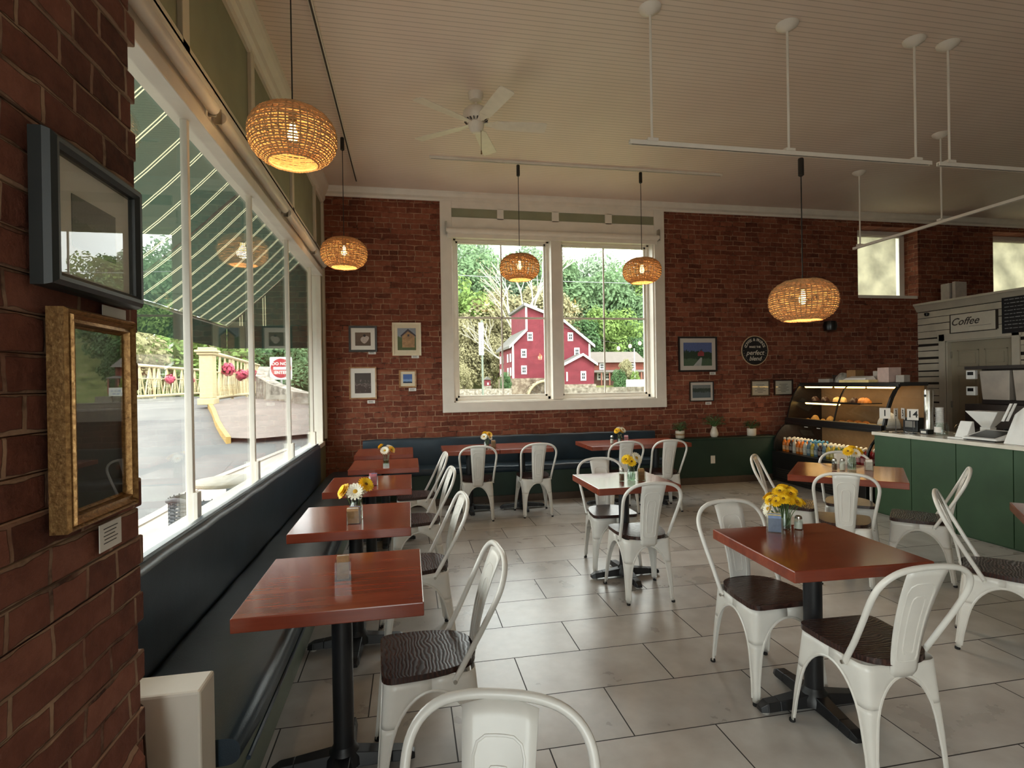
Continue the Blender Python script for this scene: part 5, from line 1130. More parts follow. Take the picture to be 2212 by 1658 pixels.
# potted plants on the ledge
LEAFD = pm('dark_houseplant_leaf', (58, 78, 48), 0.5, var=0.3, scale=30); LEAFG = pm('grey_green_leaf', (92, 110, 76), 0.5, var=0.3, scale=30)
def plant(label, x, pot, seed, mat, n, spread, hgt):
    z = 0.681; y = 7.45; t = thing('potted_plant', label, 'plant', (x, y, z)); r = random.Random(seed)
    PW = pm('white_glazed_pot', (214, 204, 188), 0.4, var=0.05)
    if pot == 'vase': MB().lathe([(0.04, 0), (0.055, 0.02), (0.06, 0.06), (0.045, 0.11), (0.03, 0.145), (0.036, 0.16), (0.028, 0.15), (0.001, 0.14)], 24).build('vase_body', PW, t, smooth=True); top = 0.15
    else:
        MB().lathe([(0.058, 0), (0.064, 0.01), (0.068, 0.105), (0.064, 0.11), (0.06, 0.095), (0.001, 0.095)], 24).build('pot', PW, t, smooth=True); top = 0.095
        if pot == 'band': MB().lathe([(0.0662, 0.045), (0.0675, 0.047), (0.068, 0.07), (0.0672, 0.072)], 24, cap=False).build('pot_band', pm('tan_band', (170, 140, 104), 0.6), t)
    m = MB(); sm = MB()
    for i in range(n):
        a = r.uniform(0, 2*PI); q = spread*math.sqrt(r.random()); zz = top+hgt*(0.25+0.75*r.random())*(1-0.4*q/spread); e = Vector((q*math.cos(a), q*math.sin(a)*0.8, zz))
        if i % 3 == 0: sm.tube([(0, 0, top), tuple(e*0.5+Vector((0, 0, top*0.5+0.02))), tuple(e)], 0.0018, 4, cap=False)
        l = r.uniform(0.02, 0.04); d = Vector((math.cos(a+r.uniform(-1, 1)), math.sin(a+r.uniform(-1, 1)), r.uniform(-0.5, 0.6))).normalized(); sd = d.cross(Vector((0, 0, 1))).normalized()*l*0.36; up = Vector((0, 0, l*0.15))
        m.poly([e, e+d*l*0.5+sd+up, e+d*l, e+d*l*0.5-sd+up])
    m.build('foliage', mat, t); sm.build('stems', STEM, t)
plant('small dark leafy plant in a straight white pot, leftmost of three on the green ledge', 3.955, 'band', 1, LEAFG, 150, 0.10, 0.20)
plant('spreading leafy plant in a white bottle-shaped vase, middle of three on the green ledge', 4.515, 'vase', 2, LEAFG, 220, 0.16, 0.22)
plant('dark leafy plant in a squat white pot, rightmost of three on the green ledge', 5.14, 'pot', 3, LEAFD, 150, 0.11, 0.18)
# ================================================================== OUTSIDE
def ground_mat(name, stops, scale, rough=0.9):
    t = NT(name); col = t.ramp(t.noise(t.coord(), scale, 6, 0.6), [(p, lin(c)) for p, c in stops]); return t.pbsdf(col, rough, 0, None, 0.2)
ASPH = ground_mat('worn_asphalt', [(0.3, (78, 77, 77)), (0.7, (94, 92, 90))], 1.2)
CONC = ground_mat('pale_concrete', [(0.3, (140, 131, 122)), (0.7, (160, 150, 139))], 1.6)
GRASS = ground_mat('grassy_bank', [(0.3, (74, 82, 48)), (0.5, (104, 110, 62)), (0.7, (128, 124, 84))], 0.6)
def hz(x, y):
    """street level rises gently to the bridge"""
    s = min(1, max(0, (y-7.5)/8.0)); return -0.15+1.25*(s*s*(3-2*s))
def sheet(name, x0, x1, y0, y1, nx, ny, f, mat):
    m = MB(); xs, ys_ = frange(x0, x1, nx), frange(y0, y1, ny)
    m.strip([[(x, y, f(x, y)) for x in xs] for y in ys_]); return struct(m.build(name, mat))
sheet('street_ground', -30, -3.1, -14, 44, 10, 60, hz, ASPH)
sheet('cross_street_ground', -3.1, 0.0, 7.97, 44, 4, 60, hz, ASPH)
sheet('sidewalk_ground', -3.1, -1.27, -14, 7.9, 4, 30, lambda x, y: hz(x, y)+0.10, CONC)
m = MB()
for y0, y1 in zip(frange(-14, 9, 40), frange(-14, 9, 40)[1:]): m.hexa([(-3.22, y0, hz(0, y0)-0.1), (-3.08, y0, hz(0, y0)-0.1), (-3.08, y1, hz(0, y1)-0.1), (-3.22, y1, hz(0, y1)-0.1)], [(-3.22, y0, hz(0, y0)+0.12), (-3.08, y0, hz(0, y0)+0.12), (-3.08, y1, hz(0, y1)+0.12), (-3.22, y1, hz(0, y1)+0.12)])
m.hexa([(-3.22, 9.0, -0.2), (-3.08, 9.0, -0.2), (-2.2, 10.6, 0.1), (-2.3, 10.7, 0.1)], [(-3.22, 9.0, hz(0, 9)+0.12), (-3.08, 9.0, hz(0, 9)+0.12), (-2.2, 10.6, hz(0, 10.6)+0.12), (-2.3, 10.7, hz(0, 10.6)+0.12)])
tag(m.build('street_curb', CONC), 'pale concrete curb along the sidewalk outside the street window', 'curb')
struct(MB().poly([(-3.1, 7.9, hz(0, 7.9)+0.1), (-1.27, 7.97, hz(0, 7.9)+0.1), (-1.0, 9.0, hz(0, 9)+0.1), (-1.0, 10.4, hz(0, 10.4)+0.1), (-2.22, 10.6, hz(0, 10.6)+0.1), (-3.1, 9.0, hz(0, 9)+0.1)]).build('sidewalk_corner_ground', CONC))
# far sidewalk with yellow curb before the bridge
YC = [(-4.78, 14.5), (-4.4, 13.6), (-4.0, 12.6), (-3.7, 11.95), (-3.42, 11.4), (-2.95, 11.3), (-1.9, 11.5)]
YF = [(-5.7, 24.0), (-5.0, 18.6), (-4.3, 16.9), (-3.6, 15.7), (-2.8, 14.7), (-1.6, 13.9), (0.0, 13.5)]
m = MB(); m.strip([[(a[0]+(b_[0]-a[0])*s, a[1]+(b_[1]-a[1])*s, hz(0, a[1]+(b_[1]-a[1])*s)+0.11) for a, b_ in zip(YC, YF)] for s in frange(0, 1, 8)])
struct(m.build('corner_sidewalk_ground', ground_mat('pink_grey_paving', [(0.3, (98, 90, 85)), (0.7, (114, 104, 98))], 2)))
m = MB()
for (xa, ya), (xb, yb) in zip(YC[:5], YC[1:5]): m.hexa([(xa-0.08, ya-0.03, hz(xa, ya)-0.05), (xa, ya, hz(xa, ya)-0.05), (xb, yb, hz(xb, yb)-0.05), (xb-0.08, yb-0.03, hz(xb, yb)-0.05)], [(xa-0.08, ya-0.03, hz(xa, ya)+0.13), (xa, ya, hz(xa, ya)+0.13), (xb, yb, hz(xb, yb)+0.13), (xb-0.08, yb-0.03, hz(xb, yb)+0.13)])
tag(m.build('yellow_curb', pm('yellow_curb_paint', (150, 122, 66), 0.8, var=0.2, scale=4)), 'yellow painted curb bending from the bridge pillar to the street', 'curb')
# bridge railings
RAILC = pm('cream_bridge_iron', (168, 152, 116), 0.6, var=0.08)
def railing(label, p0, p1, h, n):
    t = thing('bridge_railing', label, 'railing', (p0[0], p0[1], hz(*p0)+0.1)); d = Vector((p1[0]-p0[0], p1[1]-p0[1], hz(*p1)-hz(*p0))); L = d.length
    MB().tube([(0, 0, h), tuple(d+Vector((0, 0, h)))], 0.055, 8).build('top_rail', RAILC, t); MB().tube([(0, 0, 0.1), tuple(d+Vector((0, 0, 0.1)))], 0.05, 8).build('bottom_rail', RAILC, t)
    MB().tube([tuple(Vector((0, 0, h*0.62))), tuple(d+Vector((0, 0, h*0.62)))], 0.02, 6).build('middle_rail', RAILC, t)
    m = MB()
    for i in range(n):
        a, b_, c = d*(i/n), d*((i+0.5)/n), d*((i+1)/n); Z = Vector((0, 0, 1))
        for u, v in ((a+Z*0.1, b_+Z*h), (b_+Z*h, c+Z*0.1)):
            m.tube([tuple(u), tuple(v)], 0.022, 5)
        q = d.normalized()*0.10
        m.tube([tuple(b_-q+Z*(0.1)), tuple(b_-q*0.3+Z*h*0.9)], 0.016, 5); m.tube([tuple(b_+q+Z*0.1), tuple(b_+q*0.3+Z*h*0.9)], 0.016, 5)
        for zz in (0.3, 0.5, 0.7): m.tube([tuple(b_-q*(1.1-zz)+Z*(h*zz)), tuple(b_+q*(1.1-zz)+Z*(h*zz))], 0.012, 4)
    m.build('lattice', RAILC, t)
    for i in range(0, n+1, 4): MB().tube([tuple(d*(i/n)), tuple(d*(i/n)+Vector((0, 0, h+0.04)))], 0.045, 6).build('rail_post', RAILC, t)
    return t
railing('cream lattice bridge railing on the far side of the road', (-8.45, 14.6), (-9.4, 27.5), 1.15, 15)
railing('cream lattice bridge railing beyond the stone-topped pillar', (-4.85, 14.75), (-6.2, 24.5), 1.25, 13)
t = thing('bridge_pillar', 'square cream pillar with a moulded cap at the end of the bridge railing', 'pillar', (-4.85, 14.5, hz(0, 14.5)+0.08))
MB().box(-0.19, 0.19, -0.19, 0.19, 0, 0.16).box(-0.15, 0.15, -0.15, 0.15, 0.16, 1.22).build('shaft', RAILC, t, bevel=0.015)
MB().box(-0.19, 0.19, -0.19, 0.19, 1.22, 1.28).box(-0.23, 0.23, -0.23, 0.23, 1.28, 1.34).box(-0.17, 0.17, -0.17, 0.17, 1.34, 1.40).build('cap', RAILC, t, bevel=0.015)
PINK = pm('pink_bloom', (170, 60, 84), 0.7, var=0.25, scale=20)
def basket(x, y, z, label, group=None):
    t = thing('flower_basket', label, 'flower basket', (x, y, z), 0, group); m = MB(); r = random.Random(int(abs(x*91+y*37)))
    for i in range(150):
        v = Vector((r.gauss(0, 1), r.gauss(0, 1), r.gauss(0, 0.8))).normalized()*r.uniform(0.12, 0.2); a = v.cross(Vector((0.3, 0.7, 0.5))).normalized()*0.05; c = v.normalized().cross(a)
        m.poly([v+a, v+c, v-a, v-c])
    m.build('blooms', PINK, t); MB().lathe([(0.05, -0.16), (0.13, -0.05), (0.14, 0)], 12).build('basket_bowl', pm('basket_green', (70, 80, 50), 0.8), t)
for k, s in enumerate((0.14, 0.38, 0.62, 0.8, 0.95)):
    basket(-4.85-1.35*s+0.16, 14.75+9.75*s, hz(0, 15)+0.95-0.1*(k % 2), '%s pink flower basket along the railing beyond the pillar' % ORD[k], 'pink baskets on the bridge railing')
basket(-8.45-0.95*0.13+0.15, 14.6+12.9*0.13, hz(0, 15)+0.3, 'pink flower clump low on the far bridge railing, nearest of all')
for k, s in enumerate((0.62, 0.8)): basket(-8.45-0.95*s+0.16, 14.6+12.9*s, hz(0, 15)+0.8, '%s pink flower basket far along the opposite bridge railing' % ('nearer', 'farther')[k], 'pink baskets on the far railing')
# do not enter sign
sp = U(607, 795, 'y', 17.0)
t = thing('road_sign', 'red and white DO NOT ENTER road sign on a thin post', 'sign', (sp.x, 17.0, hz(0, 17)))
zc = sp.z-hz(0, 17); SW = 0.31
MB().prism([(x, 0, zc+z) for x, z in [(p[0], p[1]) for p in rounded_poly([(-SW, -SW*1.08, 0), (SW, -SW*1.08, 0), (SW, SW*1.08, 0), (-SW, SW*1.08, 0)], 0.04, 4)]], (0, 0.006, 0)).build('plate', pm('white_sign_sheet', (190, 187, 182), 0.4, var=0.03), t)
m = MB(); m.prism([(0.285*math.cos(2*PI*i/40), -0.003, zc+0.285*math.sin(2*PI*i/40)) for i in range(40)], (0, 0.003, 0)); m.build('red_disc', pm('sign_red', (140, 20, 30), 0.4, var=0.05), t)
m = MB().box(-0.21, 0.21, -0.005, -0.003, zc-0.04, zc+0.04)
for s_, z in (('DO NOT', 0.13), ('ENTER', -0.13)): m.add(text_mesh(s_, 0.125, 0, 0.001, 0.003), Matrix.Translation((0, -0.0045, zc+z)) @ FACE_Y)
m.build('lettering', pm('white_sign_sheet', (190, 187, 182), 0.4, var=0.03), t)
MB().cyl((0, 0.03, -0.1), (0, 0.03, zc+0.3), 0.03, 8).build('post', pm('galvanised_post', (150, 150, 146), 0.5, metal=0.3), t)
# stone wall behind the sign
STONE = ground_mat('rough_field_stone', [(0.3, (70, 64, 56)), (0.5, (120, 112, 102)), (0.7, (160, 152, 142))], 5.0)
m = MB(); WP = [(-4.75, 18.8, 1.2), (-4.5, 17.6, 1.05), (-4.25, 16.4, 0.85), (-3.6, 15.2, 0.62), (-2.8, 14.2, 0.5), (-1.6, 13.4, 0.45)]
for (xa, ya, ha), (xb, yb, hb) in zip(WP, WP[1:]):
    z0, z1 = hz(xa, ya)-0.1, hz(xb, yb)-0.1
    m.hexa([(xa, ya, z0), (xa+0.25, ya+0.3, z0), (xb+0.25, yb+0.3, z1), (xb, yb, z1)], [(xa, ya, z0+ha), (xa+0.25, ya+0.3, z0+ha), (xb+0.25, yb+0.3, z1+hb), (xb, yb, z1+hb)])
tag(m.build('stone_wall', STONE), 'low curved field stone wall behind the do not enter sign', 'wall')
# awning over the street window
def awning_mat(name, ax):
    t = NT(name); x, y, z = t.xyz(t.coord()); f = t.math('FRACT', t.math('DIVIDE', (y if ax == 'y' else x), 0.29))
    a = t.math('LESS_THAN', t.math('ABSOLUTE', t.math('SUBTRACT', f, 0.45)), 0.02); b_ = t.math('LESS_THAN', t.math('ABSOLUTE', t.math('SUBTRACT', f, 0.55)), 0.02)
    col = t.mix(t.math('MAXIMUM', a, b_), lin((50, 62, 52)), lin((190, 182, 148)))
    d = t.n('BsdfDiffuse'); r_ = t.n('BsdfTranslucent'); mx = t.n('MixShader'); mx.inputs[0].default_value = 0.45
    t.t.links.new(col, d.inputs[0]); t.t.links.new(col, r_.inputs[0]); t.t.links.new(d.outputs[0], mx.inputs[1]); t.t.links.new(r_.outputs[0], mx.inputs[2]); t.t.links.new(mx.outputs[0], t.out.inputs[0]); return t.m
AWS, AWE = awning_mat('awning_stripe_cloth', 'y'), awning_mat('awning_end_cloth', 'x'); AWD = transmat('dark_green_awning_cloth', (44, 58, 50), 0.25, 3)
t = thing('window_awning', 'dark green awning with thin cream stripes over the street window outside', 'awning', (0, 0, 0))
AX0, AZ0, AX1, AZ1, AY0, AY1 = -1.30, 3.35, -2.35, 2.36, 0.2, 7.75
MB().strip([[(AX0+(AX1-AX0)*s, y, AZ0+(AZ1-AZ0)*s-0.05*math.sin(PI*s)) for s in frange(0, 1, 7)] for y in frange(AY0, AY1, 30)]).build('canopy_cloth', AWS, t, smooth=True)
MB().poly([(AX0, AY1, AZ0), (AX0, AY1, AZ1), (AX1, AY1, AZ1)]).build('end_cloth', AWE, t)
m = MB(); m.strip([[(AX1-0.01+0.01*math.sin(y*9), y, AZ1), (AX1-0.015+0.015*math.sin(y*9), y, AZ1-0.30)] for y in frange(AY0, AY1, 60)]); m.build('front_valance', AWD, t, smooth=True)
MB().strip([[(x, AY1, AZ1), (x, AY1+0.01*math.sin(x*20), AZ1-0.30)] for x in frange(AX1, AX0, 20)]).build('end_valance', AWD, t, smooth=True)
for y in (AY0+0.05, 2.5, 5.0, AY1-0.05): MB().tube([(AX0, y, AZ0-0.05), (AX1+0.02, y, AZ1-0.02), (AX0, y, AZ1-0.02)], 0.012, 6).build('frame_bar', pm('galvanised_post', (150, 150, 146), 0.5, metal=0.3), t)
MB().tube([(AX1+0.02, AY0, AZ1-0.03), (AX1+0.02, AY1, AZ1-0.03)], 0.014, 6).build('front_bar', pm('galvanised_post', (150, 150, 146), 0.5, metal=0.3), t)
# wicker chair and small table on the sidewalk
GW = pm('grey_wicker', (66, 64, 66), 0.7, var=0.2)
t = thing('wicker_chair', 'dark grey wicker armchair on the sidewalk outside the street window', 'chair', (-1.62, 4.72, -0.045), -0.5)
m = MB()
for z in frange(0.30, 0.72, 16): m.tube([(0.24*math.cos(a), 0.24*math.sin(a), z) for a in frange(PI*0.95, PI*2.05, 18)], 0.011, 5)
for a in frange(PI*0.95, PI*2.05, 16): m.tube([(0.24*math.cos(a), 0.24*math.sin(a), 0.28), (0.245*math.cos(a), 0.245*math.sin(a), 0.74)], 0.006, 4)
m.build('woven_back', GW, t); MB().tube([(0.25*math.cos(a), 0.25*math.sin(a), 0.75-0.05*abs(math.sin(a-PI*1.5))) for a in frange(PI*0.9, PI*2.1, 22)], 0.018, 8).build('top_rim', GW, t, smooth=True)
MB().lathe([(0.22, 0.38), (0.23, 0.41), (0.001, 0.43)], 24).build('seat', GW, t, smooth=True)
for sx, sy in ((-1, -1), (1, -1), (-1, 1), (1, 1)): MB().cyl((sx*0.15, sy*0.15, 0), (sx*0.16, sy*0.16, 0.4), 0.015, 8).build('leg', GW, t)
t = thing('bistro_table', 'small round pale table beside the wicker chair outside', 'table', (-1.66, 5.45, -0.045)); MB().lathe([(0.30, 0.70), (0.31, 0.71), (0.31, 0.73), (0.30, 0.735), (0.001, 0.735)], 32).build('tabletop', pm('pale_round_top', (150, 138, 116), 0.5), t, smooth=True)
MB().cyl((0, 0, 0.02), (0, 0, 0.70), 0.025, 10).build('post', BLACK, t); MB().lathe([(0.2, 0), (0.2, 0.012), (0.03, 0.03)], 20).build('base', BLACK, t)
# ------------------------------------------------------------------ vegetation
def leaf_mat(name, rgb, var=0.35, tr=0.35):
    t = NT(name); c = lin(rgb); f = t.noise(t.coord(), 0.9, 4, 0.6); col = t.ramp(f, [(0.3, tuple(x*(1-var) for x in c[:3])), (0.55, c), (0.75, tuple(min(1, x*(1+var)) for x in c[:3]))])
    d = t.n('BsdfDiffuse'); r_ = t.n('BsdfTranslucent'); mx = t.n('MixShader'); mx.inputs[0].default_value = tr
    t.t.links.new(col, d.inputs[0]); t.t.links.new(col, r_.inputs[0]); t.t.links.new(d.outputs[0], mx.inputs[1]); t.t.links.new(r_.outputs[0], mx.inputs[2]); t.t.links.new(mx.outputs[0], t.out.inputs[0]); return t.m
LF = {'bright': leaf_mat('bright_spring_leaves', (118, 140, 80)), 'mid': leaf_mat('mid_green_leaves', (110, 134, 98)), 'soft': leaf_mat('soft_grey_green_leaves', (136, 154, 128)), 'gold': leaf_mat('yellowish_budding_leaves', (146, 140, 108)), 'dark': leaf_mat('dark_evergreen_leaves', (84, 110, 74))}  # the dark kind is a plain deeper green
BARK = pm('grey_brown_bark', (92, 80, 68), 0.9, var=0.25, scale=8); PALEB = pm('pale_sycamore_bark', (160, 154, 142), 0.8, var=0.15, scale=3)
def crown_mesh(seed, R, H, blobs, leaves, size):
    """leafy crown centred on z = 0: clumps of leaf sprays around an egg-shaped volume"""
    r = random.Random(seed); m = MB(); C = []
    for k in range(blobs):
        a = r.uniform(0, 2*PI); h = r.uniform(-1, 1); q = math.sqrt(max(0, 1-h*h*0.9))*R*r.uniform(0.35, 0.8); C.append((Vector((q*math.cos(a), q*math.sin(a), h*H*0.75)), R*r.uniform(0.28, 0.48)))
    for k in range(leaves):
        c, br = C[k % blobs]; v = Vector((r.gauss(0, 1), r.gauss(0, 1), r.gauss(0, 1))).normalized(); p = c+v*br*r.uniform(0.75, 1.05)
        n = (v+Vector((r.uniform(-0.8, 0.8), r.uniform(-0.8, 0.8), r.uniform(-0.3, 0.9)))).normalized(); a = n.cross(Vector((r.random(), r.random(), 0.3))).normalized()*size*r.uniform(0.6, 1.2); b_ = n.cross(a)*0.6
        m.poly([p+a, p+b_, p-a*0.9, p-b_])
    return m
def tree_proto(kind, seed, R, H, trunk, label, cat='tree', blobs=26, leaves=5200, size=0.34, group=None, loc=(0, 0, 0)):
    t = thing('leafy_tree', label, cat, loc, 0, group)
    c = crown_mesh(seed, R, H, blobs, leaves, size); c.v = [(x, y, z+trunk+H*0.75) for x, y, z in c.v]; c.build('crown', LF[kind], t)
    r = random.Random(seed+5); m = MB().tube([(0, 0, -1), (0.1, 0.05, trunk*0.6), (0.0, 0.1, trunk+H*0.5)], [0.32, 0.26, 0.15], 8)
    for k in range(5): a = r.uniform(0, 6.28); m.tube([(0, 0, trunk*0.8+k*0.3), (R*0.5*math.cos(a), R*0.5*math.sin(a), trunk+H*0.7)], [0.13, 0.05], 6)
    m.build('trunk', BARK, t); return t
def slope(x, y):
    """wooded hillside across the river"""
    s = max(0, y-78); return -1.2+min(24, s*0.42)+1.2*math.sin(x*0.13)*min(1, s/10)
sheet('hillside_ground', -20, 110, 66, 150, 40, 40, slope, GRASS)
sheet('riverbank_ground', -20, 110, 7.97, 66.2, 12, 12, lambda x, y: -1.25, GRASS)
TREES = [  # kind, x px, depth, z base offset, scale
    ('bright', 990, 84, 0, 1.05), ('mid', 1035, 96, 0, 1.1), ('soft', 1075, 104, 0, 1.1), ('soft', 1150, 108, 0, 1.2), ('mid', 1195, 100, 0, 1.15), ('mid', 1245, 96, 0, 1.15), ('soft', 1285, 106, 0, 1.2),
    ('mid', 1325, 94, 0, 1.1), ('soft', 1372, 104, 0, 1.15), ('bright', 1300, 86, 0, 0.8), ('bright', 1345, 84, 0, 0.75), ('dark', 1262, 84, 0, 0.75), ('mid', 1395, 92, 0, 0.9), ('gold', 1052, 82, 0, 0.8), ('gold', 1092, 86, 0, 0.95),
    ('gold', 1165, 88, 0, 0.9), ('gold', 1205, 86, 0, 0.8), ('gold', 995, 78, 0, 0.6), ('gold', 1062, 78, 0, 0.6), ('gold', 1015, 80, 0, 0.7), ('bright', 1420, 100, 0, 1.1), ('mid', 960, 98, 0, 1.2), ('soft', 1010, 110, 0, 1.2), ('dark', 1380, 82, 0, 0.6), ('mid', 905, 95, 0, 1.2), ('gold', 935, 84, 0, 0.8), ('soft', 850, 100, 0, 1.2)]
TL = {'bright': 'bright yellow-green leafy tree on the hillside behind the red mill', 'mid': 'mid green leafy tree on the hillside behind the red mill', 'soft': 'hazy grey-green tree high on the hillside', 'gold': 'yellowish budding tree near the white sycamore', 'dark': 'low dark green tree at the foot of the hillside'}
PT = {}
NK = {}
for T in sorted(TREES, key=lambda q: q[1]): NK.setdefault(T[0], []).append(T[1])
def nth(kd, px): return ORD[NK[kd].index(px)]+' from the left, '+TL[kd]
for k, (kd, px, y, dz, s) in enumerate(TREES):
    p = U(px, 800, 'y', y); loc = (p.x, y, slope(p.x, y)); g = kd+' trees across the river'
    if kd not in PT: PT[kd] = tree_proto(kd, 20+len(PT), 5.2, 7.2, 3.2, nth(kd, px), 'tree', 30, 6500, 0.36, g, loc); o = PT[kd]
    else: o = dup(PT[kd], loc, 1.3*k, nth(kd, px), g)
    o.scale = (s, s, s*(1.0+0.1*math.sin(k*2.1)))
# bare white sycamore
t = thing('sycamore_tree', 'bare white-barked sycamore with spreading branches left of the red mill', 'tree', (U(1112, 800, 'y', 75).x, 75, -1.2)); m = MB(); r = random.Random(12); tips = []
def branch(p, d, l, rad, lev):
    q = p+d*l*0.5+Vector((r.uniform(-0.1, 0.1), r.uniform(-0.1, 0.1), 0))*l*0.3; e = p+d*l; m.tube([tuple(p), tuple(q), tuple(e)], [rad, rad*0.8, rad*0.6], 6, cap=False)
    if lev == 0: tips.append(e); return
    for k in range(3 if lev > 1 else 4):
        a = r.uniform(0, 2*PI); sp_ = r.uniform(0.35, 0.75); v = (d+Vector((math.cos(a), math.sin(a)*0.7, r.uniform(-0.1, 0.5)))*sp_).normalized(); branch(p+d*l*r.uniform(0.55, 1.0), v, l*r.uniform(0.55, 0.8), rad*0.58, lev-1)
branch(Vector((0, 0, 0)), Vector((0.02, 0, 1)), 9.5, 0.38, 4); branch(Vector((0, 0, 4.5)), Vector((-0.75, 0, 0.55)).normalized(), 4.2, 0.17, 3); branch(Vector((0, 0, 5.5)), Vector((0.6, 0, 0.7)).normalized(), 4.0, 0.16, 3)
m.build('branches', PALEB, t); lm = MB()
for e in tips:
    for k in range(5):
        p = e+Vector((r.gauss(0, 0.5), r.gauss(0, 0.5), r.gauss(0, 0.5))); a = Vector((r.gauss(0, 1), r.gauss(0, 1), r.gauss(0, 1))).normalized()*0.11; b_ = a.cross(Vector((0.3, 0.2, 0.9))); lm.poly([p+a, p+b_, p-a, p-b_])
lm.build('budding_leaves', LF['gold'], t)
# greenery along the street: hedge beyond the bridge and trees behind it
STREET = []
SL = {'gold': 'yellow-green bush beyond the bridge railing', 'bright': 'bright green tree beyond the bridge', 'dark': 'dark bush behind the do not enter sign', 'mid': 'mid green bush beyond the road'}
for k, (kd, x, y, s) in enumerate([('gold', -13.0, 27, 0.36), ('gold', -16.5, 29, 0.4), ('bright', -11.0, 32, 0.40), ('gold', -20.0, 30, 0.42), ('bright', -24.0, 31, 0.5), ('gold', -13.5, 36, 0.5), ('mid', -8.0, 36, 0.42), ('dark', -6.0, 29, 0.3), ('bright', -4.6, 33, 0.36), ('gold', -9.6, 37, 0.45), ('mid', -4.0, 25, 0.25), ('gold', -28, 28, 0.5), ('mid', -19, 38, 0.55)]):
    o = dup(PT[kd], (x, y, 0.2-3.2*s), 0.7*k, SL[kd]+', %s', kd+' bushes beyond the bridge'); o.scale = (s*1.25, s*1.25, s); STREET.append((x/y, kd, o))
ck = {}
for q, kd, o in sorted(STREET, key=lambda z: z[0]): ck[kd] = ck.get(kd, 0)+1; o['label'] = SL[kd]+', %s from the left' % ORD[ck[kd]-1]
# ------------------------------------------------------------------ the red mill and its neighbours
MY = 60.0
def mp(x, y): return U(x, y, 'y', MY)
def siding(name, rgb):
    t = NT(name); x, y, z = t.xyz(t.coord()); f = t.math('FRACT', t.math('DIVIDE', z, 0.16)); n = t.noise(t.coord(), 1.3, 4); c = lin(rgb)
    col = t.ramp(n, [(0.3, tuple(a*0.82 for a in c[:3])), (0.7, tuple(min(1, a*1.15) for a in c[:3]))]); return t.pbsdf(col, 0.8, 0, t.bump(f, 0.6, 0.03), 0.2)
REDS = siding('red_clapboard', (100, 40, 48)); ROOFG = pm('weathered_shingle_roof', (80, 77, 72), 0.9, var=0.15, scale=3); DARKW = pm('dark_window_glass', (22, 25, 27), 0.8, spec=0.1)
t = thing('red_mill', 'tall red clapboard mill with stone base and white trimmed windows across the river', 'building', (0, 0, 0))
F = [mp(1107.5, 817), mp(1107.5, 744), mp(1137.5, 714), mp(1132.7, 700), mp(1133, 662), mp(1213, 693), mp(1273, 742), mp(1271, 824)]
F[3].x = F[2].x-0.02; F[4].x = F[3].x; F[3].z = F[2].z+0.05
DP = 9.0
body = MB().hexa([tuple(p) for p in F], [(p.x, p.y+DP, p.z) for p in F]); body.build('wall', REDS, t)
L0, L1 = U(1084, 755, 'y', MY+DP), F[1]
def slab(m, a, b_, th=0.28, over=0.35, y0=MY-0.35, y1=MY+DP+0.4):
    m.hexa([(a.x, y0, a.z), (b_.x, y0, b_.z), (b_.x, y1, b_.z), (a.x, y1, a.z)], [(a.x, y0, a.z+th), (b_.x, y0, b_.z+th), (b_.x, y1, b_.z+th), (a.x, y1, a.z+th)]); return m
ext = lambda p, q, d: p+(p-q).normalized()*d
for nm, (a, b_) in (('roof_slope', (ext(F[1], F[2], 0.6), F[2])), ('roof_slope', (ext(F[4], F[5], 0.3), F[5])), ('roof_slope', (F[5], ext(F[6], F[5], 0.7)))):
    s_ = slab(MB(), a, b_).build(nm, ROOFG, t)
    q = MB().hexa([(a.x, MY-0.42, a.z-0.02), (b_.x, MY-0.42, b_.z-0.02), (b_.x, MY-0.34, b_.z-0.02), (a.x, MY-0.34, a.z-0.02)], [(a.x, MY-0.42, a.z+0.30), (b_.x, MY-0.42, b_.z+0.30), (b_.x, MY-0.34, b_.z+0.30), (a.x, MY-0.34, a.z+0.30)]).build('rake_board', pm('white_barge_board', (190, 189, 185), 0.6), s_)
WB = pm('white_barge_board', (190, 189, 185), 0.6)
for i, dx in ((1, 0), (6, 0), (4, 0)): MB().box(F[i].x-0.1, F[i].x+0.12, MY-0.05, MY+0.0, (F[0].z if i != 4 else F[2].z), F[i].z).build('corner_board', WB, t)
sb = mp(1105, 862)
MB().box(F[0].x-0.15, F[7].x+0.6, MY-0.25, MY+DP, -3.0, F[0].z).build('stone_base', ground_mat('warm_field_stone', [(0.35, (70, 58, 48)), (0.5, (102, 88, 75)), (0.62, (130, 118, 103))], 2.2), t)
def win(parent, px, py, w, h, y=MY, face='y', at=None):
    c = at or U(px, py, 'y', y); fr = MB(); y_ = y-0.06
    f = MB().box(c.x-w/2, c.x+w/2, y_, y, c.z-h/2, c.z+h/2).build('window', WB, parent)
    g = MB()
    for sx in (-1, 1):
        for sz in (-1, 1): MB().box(c.x+sx*w*0.15-w*0.10, c.x+sx*w*0.15+w*0.10, y_-0.03, y_-0.005, c.z+sz*h*0.17-h*0.13, c.z+sz*h*0.17+h*0.13).build('pane', DARKW, f)
for px, py in ((1144.8, 726.5), (1131.3, 763), (1131.8, 798.5), (1231.8, 727), (1246, 760), (1190, 760), (1190, 798)): win(t, px, py, 0.64, 0.98)
for k in range(5):
    for z in (F[0].z+0.75, F[0].z+2.35):
        if k == 2: continue
        y = MY+1.0+1.7*k; MB().box(F[0].x-0.06, F[0].x, y-0.35, y+0.35, z-0.45, z+0.5).build('window', WB, t)
